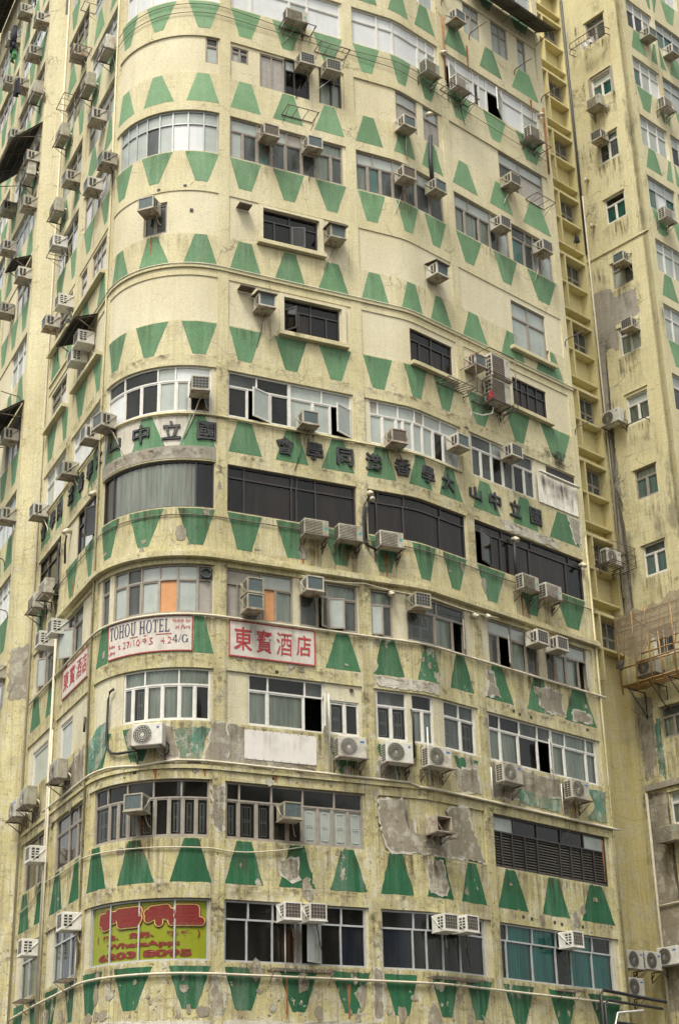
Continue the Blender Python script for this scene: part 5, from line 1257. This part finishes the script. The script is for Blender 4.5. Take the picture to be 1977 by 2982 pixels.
# ------------------------------------------------------------------ metal racks, awnings, laundry
def rack(u, z, w=.85, d=.42, n=5, S=FR, style='bars', mat='steel'):
    t = thing('metal_rack', None, 'rack', 'metal racks under the windows', surf_matrix(S, u, 0, z))
    bm = bmesh.new()
    box(bm, -w / 2, w / 2, -d, -d + .02, -.012, .012); box(bm, -w / 2, w / 2, -.03, -.01, -.012, .012)
    for x in (-w / 2, w / 2 - .02): box(bm, x, x + .02, -d + .0202, -.0302, -.012, .012)
    link('frame', bm, mat, t)
    for i in range(1, n): bm = bmesh.new(); x = -w / 2 + w * i / n; box(bm, x - .008, x + .008, -d + .0202, -.0302, -.008, .008); link('bar', bm, mat, t)
    for x in (-w / 2 + .05, w / 2 - .05):
        bm = bmesh.new(); bar(bm, (x, -d + .03, -.014), (x, .0, -.3 if style != 'up' else .35), .01); link('stay', bm, mat, t)
    name_it(t, 'empty rusty metal rack', S.name.upper() if S.name != 'front' else 'FRONT', u, z + .95); return t
for u, z in ((1.75, 5.76), (2.6, 5.76), (6.04, 5.74), (6.92, 5.74), (10.9, 5.78), (-4.55, 5.78), (-8.35, 5.76)): rack(u, z, .8, .4)
for u, z, w in ((2.4, 34.9, 1.1), (3.6, 34.35, 1.05), (2.45, 31.5, 1.05), (8.75, 34.85, 1.4), (12.6, 34.7, 1.1), (7.7, 23.3, 1.2), (9.4, 23.2, 1.5), (-7.6, 37.1, .8), (-6.3, 38.4, 1.4), (-4.7, 38.2, 1.6), (12.6, 32.3, 1.0), (-9.2, 29.9, .8), (-7.0, 40.6, 1.4), (-9.0, 36.0, 1.0)): rack(u, z, w, .55, 3)
t = thing('condenser_rack', 'tall rusty rack frame caging the pair of large condensers', 'rack', None, tuple(FR.pt(9.4, 0, 23.2)))
for u in (8.25, 8.95, 10.1):
    bm = bmesh.new(); bar(bm, FR.pt(u, .62, 23.15), FR.pt(u, .62, 24.2 if u < 9 else 25.0), .018); bar(bm, FR.pt(u, .62, 23.15), FR.pt(u, .02, 23.15), .016); link('upright', bm, 'steel', t)
for z, a, b in ((23.15, 8.25, 10.1), (24.1, 8.2, 10.1), (23.6, 8.25, 9.0), (24.95, 8.95, 10.1)):
    bm = bmesh.new(); bar(bm, FR.pt(a, .62, z), FR.pt(b, .62, z), .018); bar(bm, FR.pt(a, .62, z), FR.pt(a, .0, z + .02), .014); link('rail', bm, 'steel', t)
for i in range(7):
    bm = bmesh.new(); u = 7.3 + i * .14; bar(bm, FR.pt(u, .05, 23.3), FR.pt(u, .62, 23.2), .016); link('bar', bm, 'steel', t)
bm = bmesh.new(); tube(bm, [FR.pt(u, o, z) for u, o, z in ((9.3, .3, 23.1), (9.25, .3, 22.85), (8.9, .2, 22.7), (8.55, .05, 22.75), (8.5, .05, 22.4))], .022, 6); link('drain_hose', bm, 'whitepipe', t)
def pole_bar(u, z, L=.7, S=FR):
    t = thing('laundry_bracket', None, 'bracket', 'rusty laundry brackets', surf_matrix(S, u, 0, z))
    bm = bmesh.new(); tube(bm, [(0, .0, -.25), (0, -.03, -.05), (0, -.1, 0), (.05, -L, .05)], .018, 5); link('arm', bm, 'steel', t)
    name_it(t, 'bent rusty laundry bracket', 'FRONT' if S is FR else S.name.upper(), u, z)
for u, z in ((8.4, 38.9), (9.75, 38.2), (12.1, 37.9), (13.5, 37.4), (13.55, 27.2), (13.65, 23.9)): pole_bar(u, z, .8)
for u, z in ((.6, 25.6), (.4, 17.9), (1.3, 20.0)): pole_bar(u, z, .7, FL)
def awning(name, label, S, u0, u1, z0, z1, d, mat, n=10, struts=3):
    t = thing(name, label, 'awning', None, tuple(S.pt((u0 + u1) / 2, 0, z0)))
    bm = bmesh.new(); m = int(abs(u1 - u0) / .12) * 2; prev = None
    for i in range(m + 1):
        u = u0 + (u1 - u0) * i / m; k = .018 if i % 2 else -.018
        c = [bm.verts.new(S.pt(u, .02 + (d - .02) * t_, z1 + (z0 - z1) * t_ + k)) for t_ in (0, .5, 1)]
        if prev:
            for j in (0, 1): bm.faces.new((prev[j], c[j], c[j + 1], prev[j + 1]))
        prev = c
    link('sheet', bm, mat, t)
    for i in range(struts):
        u = u0 + .06 + (u1 - u0 - .12) * i / (struts - 1); bm = bmesh.new()
        bar(bm, S.pt(u, .02, z1 - .06), S.pt(u, d - .03, z0 - .05), .018); bar(bm, S.pt(u, .02, z1 - .65), S.pt(u, d * .8, z0 + (z1 - z0) * .2 - .06), .018)
        link('strut', bm, 'steel', t)
    for q in (.35, .7, .98):
        bm = bmesh.new(); bar(bm, S.pt(u0, d * q, z1 + (z0 - z1) * q - .045), S.pt(u1, d * q, z1 + (z0 - z1) * q - .045), .018); link('batten', bm, 'steel', t)
    return t
awning('corrugated_awning', 'long brown corrugated awning on brackets at the top right of the front', FR, 9.75, 13.55, 39.95, 40.45, .95, 'awning2', struts=5)
awning('dark_awning', 'long dark sheet awning, upper one on the far left facade', FL, .05, 3.4, 35.5, 36.6, 1.1, 'awning', struts=4)
awning('dark_awning', 'dark sheet awning, lower one on the far left facade above hanging poles', FL, .05, 2.6, 24.5, 25.25, 1.0, 'awning', struts=3)
awning('dark_awning', 'dark ragged canopy at the roof edge in the top left corner', FL, 3.5, 8.5, 46.8, 47.4, 1.0, 'awning', struts=4)
awning('small_awning', 'small dark awning over an air conditioner on the far left facade', FL, .35, 1.3, 30.75, 31.1, .7, 'awning', struts=2)
awning('small_awning', 'dark awning over the teal boxes on the left wall', FR, -6.9, -5.0, 25.0, 25.3, .75, 'awning', struts=3)
t = thing('hanging_trousers', 'dark trousers hanging from a pole at the upper far left', 'clothes', None, surf_matrix(FL, 2.6, .75, 42.6))
bm = bmesh.new()
for s in (-1, 1):
    tube(bm, [(s * .07, 0, 0), (s * .10, .01, -.4), (s * .14, -.01, -.8)], .10, 8); tube(bm, [(s * .14, -.01, -.8), (s * .16, 0, -1.05)], .08, 8)
box(bm, -.17, .17, -.06, .06, -.1, .06, bev=.02); link('cloth', bm, 'cloth_dark', t)
def garment(name, lab, S, u, o, z, w, h, mat, seed):
    t = thing(name, lab, 'clothes', None, surf_matrix(S, u, o, z)); rnd = random.Random(seed)
    bm = bmesh.new(); n = 9; prev = None
    for i in range(n + 1):
        x = -w / 2 + w * i / n; y = .03 * sin(i * 1.9 + seed); L = h * rnd.uniform(.8, 1.05)
        c = [bm.verts.new((x * (1 + .05 * k), y * (1 + k) + .01 * k, -L * k / 3)) for k in range(4)]
        if prev:
            for j in range(3): bm.faces.new((prev[j], c[j], c[j + 1], prev[j + 1]))
        prev = c
    o_ = link('cloth', bm, mat, t); md = o_.modifiers.new('thick', 'SOLIDIFY'); md.thickness = .012
garment('hanging_cloth', 'red cloth hanging beside the big condensers', FR, 9.12, .45, 23.55, .10, .30, 'cloth_red', 1)
garment('hanging_cloth', 'green cloth hanging below the dark trousers', FL, 2.7, .7, 41.6, .5, .35, 'cloth_green', 2)
garment('hanging_cloth', 'dark blue cloth hanging on the upper far left facade', FL, 2.1, .6, 39.8, .25, .8, 'cloth_dark', 3)
garment('hanging_cloth', 'white cloth drying under a right wing window', WG, 1.1, .5, 30.2, .75, .75, 'cloth_white', 4)
garment('hanging_cloth', 'white towels on the curved balcony rail of the side wall', SD, 1.45, .45, 43.8, .6, .35, 'cloth_white', 5)
garment('hanging_cloth', 'small navy cloth caught on a recess slab', LD, -.55, .02, 34.95, .12, .3, 'cloth_dark', 6)
t = thing('window_rail', 'curved rusty drying rail below the topmost side wall window', 'rail', None, tuple(SD.pt(1.5, 0, 43.7)))
for z, in ((43.72,), (44.05,)):
    bm = bmesh.new(); tube(bm, [SD.pt(.5, 0, z), SD.pt(.42, .35, z), SD.pt(.6, .5, z), SD.pt(1.9, .5, z), SD.pt(2.15, .4, z), SD.pt(2.25, 0, z)], .018, 5); link('rail', bm, 'steel', t)
for i in range(10):
    bm = bmesh.new(); u = .6 + i * .145; bar(bm, SD.pt(u, .5, 43.72), SD.pt(u, .5, 44.05), .009); link('baluster', bm, 'steel', t)
t = thing('side_rack', 'rusty frame bolted beneath a side wall window', 'rack', None, tuple(SD.pt(1.5, 0, 26.3))); bm = bmesh.new()
bar(bm, SD.pt(1.0, .3, 26.3), SD.pt(2.05, .3, 26.3), .025); bar(bm, SD.pt(1.0, 0, 26.3), SD.pt(1.0, .35, 26.3), .022); bar(bm, SD.pt(2.0, 0, 26.3), SD.pt(2.0, .35, 26.3), .022); bar(bm, SD.pt(1.0, 0, 27.1), SD.pt(1.0, .3, 26.4), .016)
link('frame', bm, 'steel', t)
t = thing('rusty_cage', 'rusty wire cage round the outdoor unit in the recess', 'cage', None, tuple(LD.pt(-.8, 0, 20.9)))
for z in (20.9, 21.3, 21.6):
    bm = bmesh.new(); tube(bm, [LD.pt(-1.4, 0, z), LD.pt(-1.35, .8, z), LD.pt(-.1, .85, z), LD.pt(.0, 0, z)], .013, 5); link('rail', bm, 'steel', t)
for i in range(9):
    bm = bmesh.new(); u = -1.35 + i * .155; bar(bm, LD.pt(u, .8, 20.9), LD.pt(u, .0, 20.88), .014); link('bar', bm, 'steel', t)
for u in (-1.35, -.1):
    bm = bmesh.new(); bar(bm, LD.pt(u, .8, 20.9), LD.pt(u, .8, 21.6), .013); link('bar', bm, 'steel', t)
bm = bmesh.new(); tube(bm, [LD.pt(-.05, .5, 20.9), LD.pt(.03, .3, 20.2), LD.pt(.08, .2, 19.3)], .03, 5); link('hanging_pipe', bm, 'steel', t)
# ------------------------------------------------------------------ bamboo scaffold on the side wall
t = thing('bamboo_scaffold', 'bamboo working platform with brown netting hung on the side wall', 'scaffold', None, tuple(SD.pt(1.8, .5, 16.5)))
rnd = random.Random(9)
def bam(a, b, r=.028):
    a = SD.pt(*a); b = SD.pt(*b); j = Vector((0, 0, rnd.uniform(-.03, .03))); bm = bmesh.new()
    tube(bm, [a, (a + b) / 2 + j * .6, b], r, 6); link('bamboo_pole', bm, 'bamboo', t)
for z, o, a, b in ((16.50, .95, .3, 3.6), (16.55, .3, .3, 3.6), (17.12, .95, .45, 3.6), (17.17, .97, 1.0, 3.5), (17.42, .95, 1.05, 3.6), (17.75, .95, .4, 3.6), (18.85, .95, .25, 3.6), (18.4, .95, .3, 3.6), (18.86, .4, -.2, .5)): bam((a, o, z), (b, o, z + rnd.uniform(-.05, .05)))
for i in range(7): bam((.35, .3 + i * .1, 16.47), (3.5, .32 + i * .1, 16.45), .022)
for u in (.35, 1.0, 1.62, 2.05, 2.6, 3.2): bam((u, .98, 16.2), (u + rnd.uniform(-.05, .05), .98, 19.0 if u != 2.05 else 18.0))
bam((.35, .98, 16.4), (.3, .95, 18.9), .035)
for i in range(9): bam((.5 + i * .36, .95, 17.3 + .25 * sin(i * 2.2)), (.75 + i * .36, .97, 18.9 + .2 * sin(i)), .016)
for i in range(5): bam((.4, .5 + i * .1, 18.0 + i * .2), (3.5, .6 + i * .08, 18.1 + i * .18), .016); bam((2.3, .95, 18.4), (2.0, .6, 17.3)); bam((1.0, .9, 18.8), (2.0, .9, 17.8))
for i, u in enumerate((.55, 1.45, 2.2, 2.9)):
    bm = bmesh.new(); bar(bm, SD.pt(u, 0, 16.4), SD.pt(u, .95, 16.4), .022); bar(bm, SD.pt(u, .9, 16.38), SD.pt(u, .02, 15.55), .022); bar(bm, SD.pt(u, .02, 16.4), SD.pt(u, .02, 15.5), .02); link('steel_bracket', bm, 'black', t)
bm = bmesh.new(); n = 22; prev = None
for i in range(n + 1):
    u = .3 + 3.3 * i / n; sag = .5 * (1 - abs(2 * min(1, i / 10) - 1)) if i <= 10 else .2 * abs(sin(i))
    top = 18.95 + .1 * sin(i * 1.3) + max(0, (i - 12) * .05); low = 17.75 - sag + (.0 if i < 10 else .1)
    c = [bm.verts.new(SD.pt(u, 1.0 + .025 * sin(i * 2.1 + k), top + (low - top) * k / 5)) for k in range(6)]
    if prev:
        for j in range(5): bm.faces.new((prev[j], c[j], c[j + 1], prev[j + 1]))
    prev = c
o = link('netting', bm, 'net', t)
for p in o.data.polygons: p.use_smooth = True
bm = bmesh.new(); bmesh.ops.create_icosphere(bm, subdivisions=2, radius=.17)
for v in bm.verts: v.co = SD.pt(.36 + v.co.x * .9 + .06 * sin(v.co.z * 30), 1.0 + v.co.y * .6, 17.25 + v.co.z * 1.2 + .03 * sin(v.co.x * 40))
link('bundled_netting', bm, 'coil_b', t)
# black service pipes in the lower right corner
t = thing('service_pipes', 'bundle of fat black service pipes at the lower right corner of the block', 'pipes', None, tuple(FR.pt(13, .2, 4.2)))
for pts, r in (([(12.05, 3.0), (12.05, 5.75), (12.2, 5.88), (13.9, 5.8), (15.0, 5.75)], .05), ([(12.2, 3.0), (12.2, 5.5), (12.35, 5.62), (14.8, 5.55)], .04), ([(12.35, 3.0), (12.4, 4.9), (12.6, 5.05), (14.5, 5.0)], .045)):
    bm = bmesh.new(); tube(bm, [FR.pt(u, .3, z) for u, z in pts], r, 8); link('black_pipe', bm, 'black', t)
bm = bmesh.new(); tube(bm, [FR.pt(u, .45, z) for u, z in ((12.35, 3.2), (12.38, 4.95), (12.55, 5.28), (13.7, 5.42))], .03, 8); link('white_conduit', bm, 'whitepipe', t)
# ------------------------------------------------------------------ unseen blocks across the street, added to keep low sky off the lower floors
for i, (x0, x1, y0, y1, h) in enumerate(UNSEEN_BLOCKS):
    t = thing('unseen_street_block', ('unseen grey block across the street, added to darken the lower floors, left one', 'unseen grey block across the street, added to darken the lower floors, right one', 'grey block down the side street at left', 'grey block down the street at right')[i], 'building', None, ((x0 + x1) / 2, (y0 + y1) / 2, GROUND))
    bm = bmesh.new(); box(bm, x0, x1, y0, y1, GROUND, h); link('wall', bm, 'opp', t)
finish_labels()
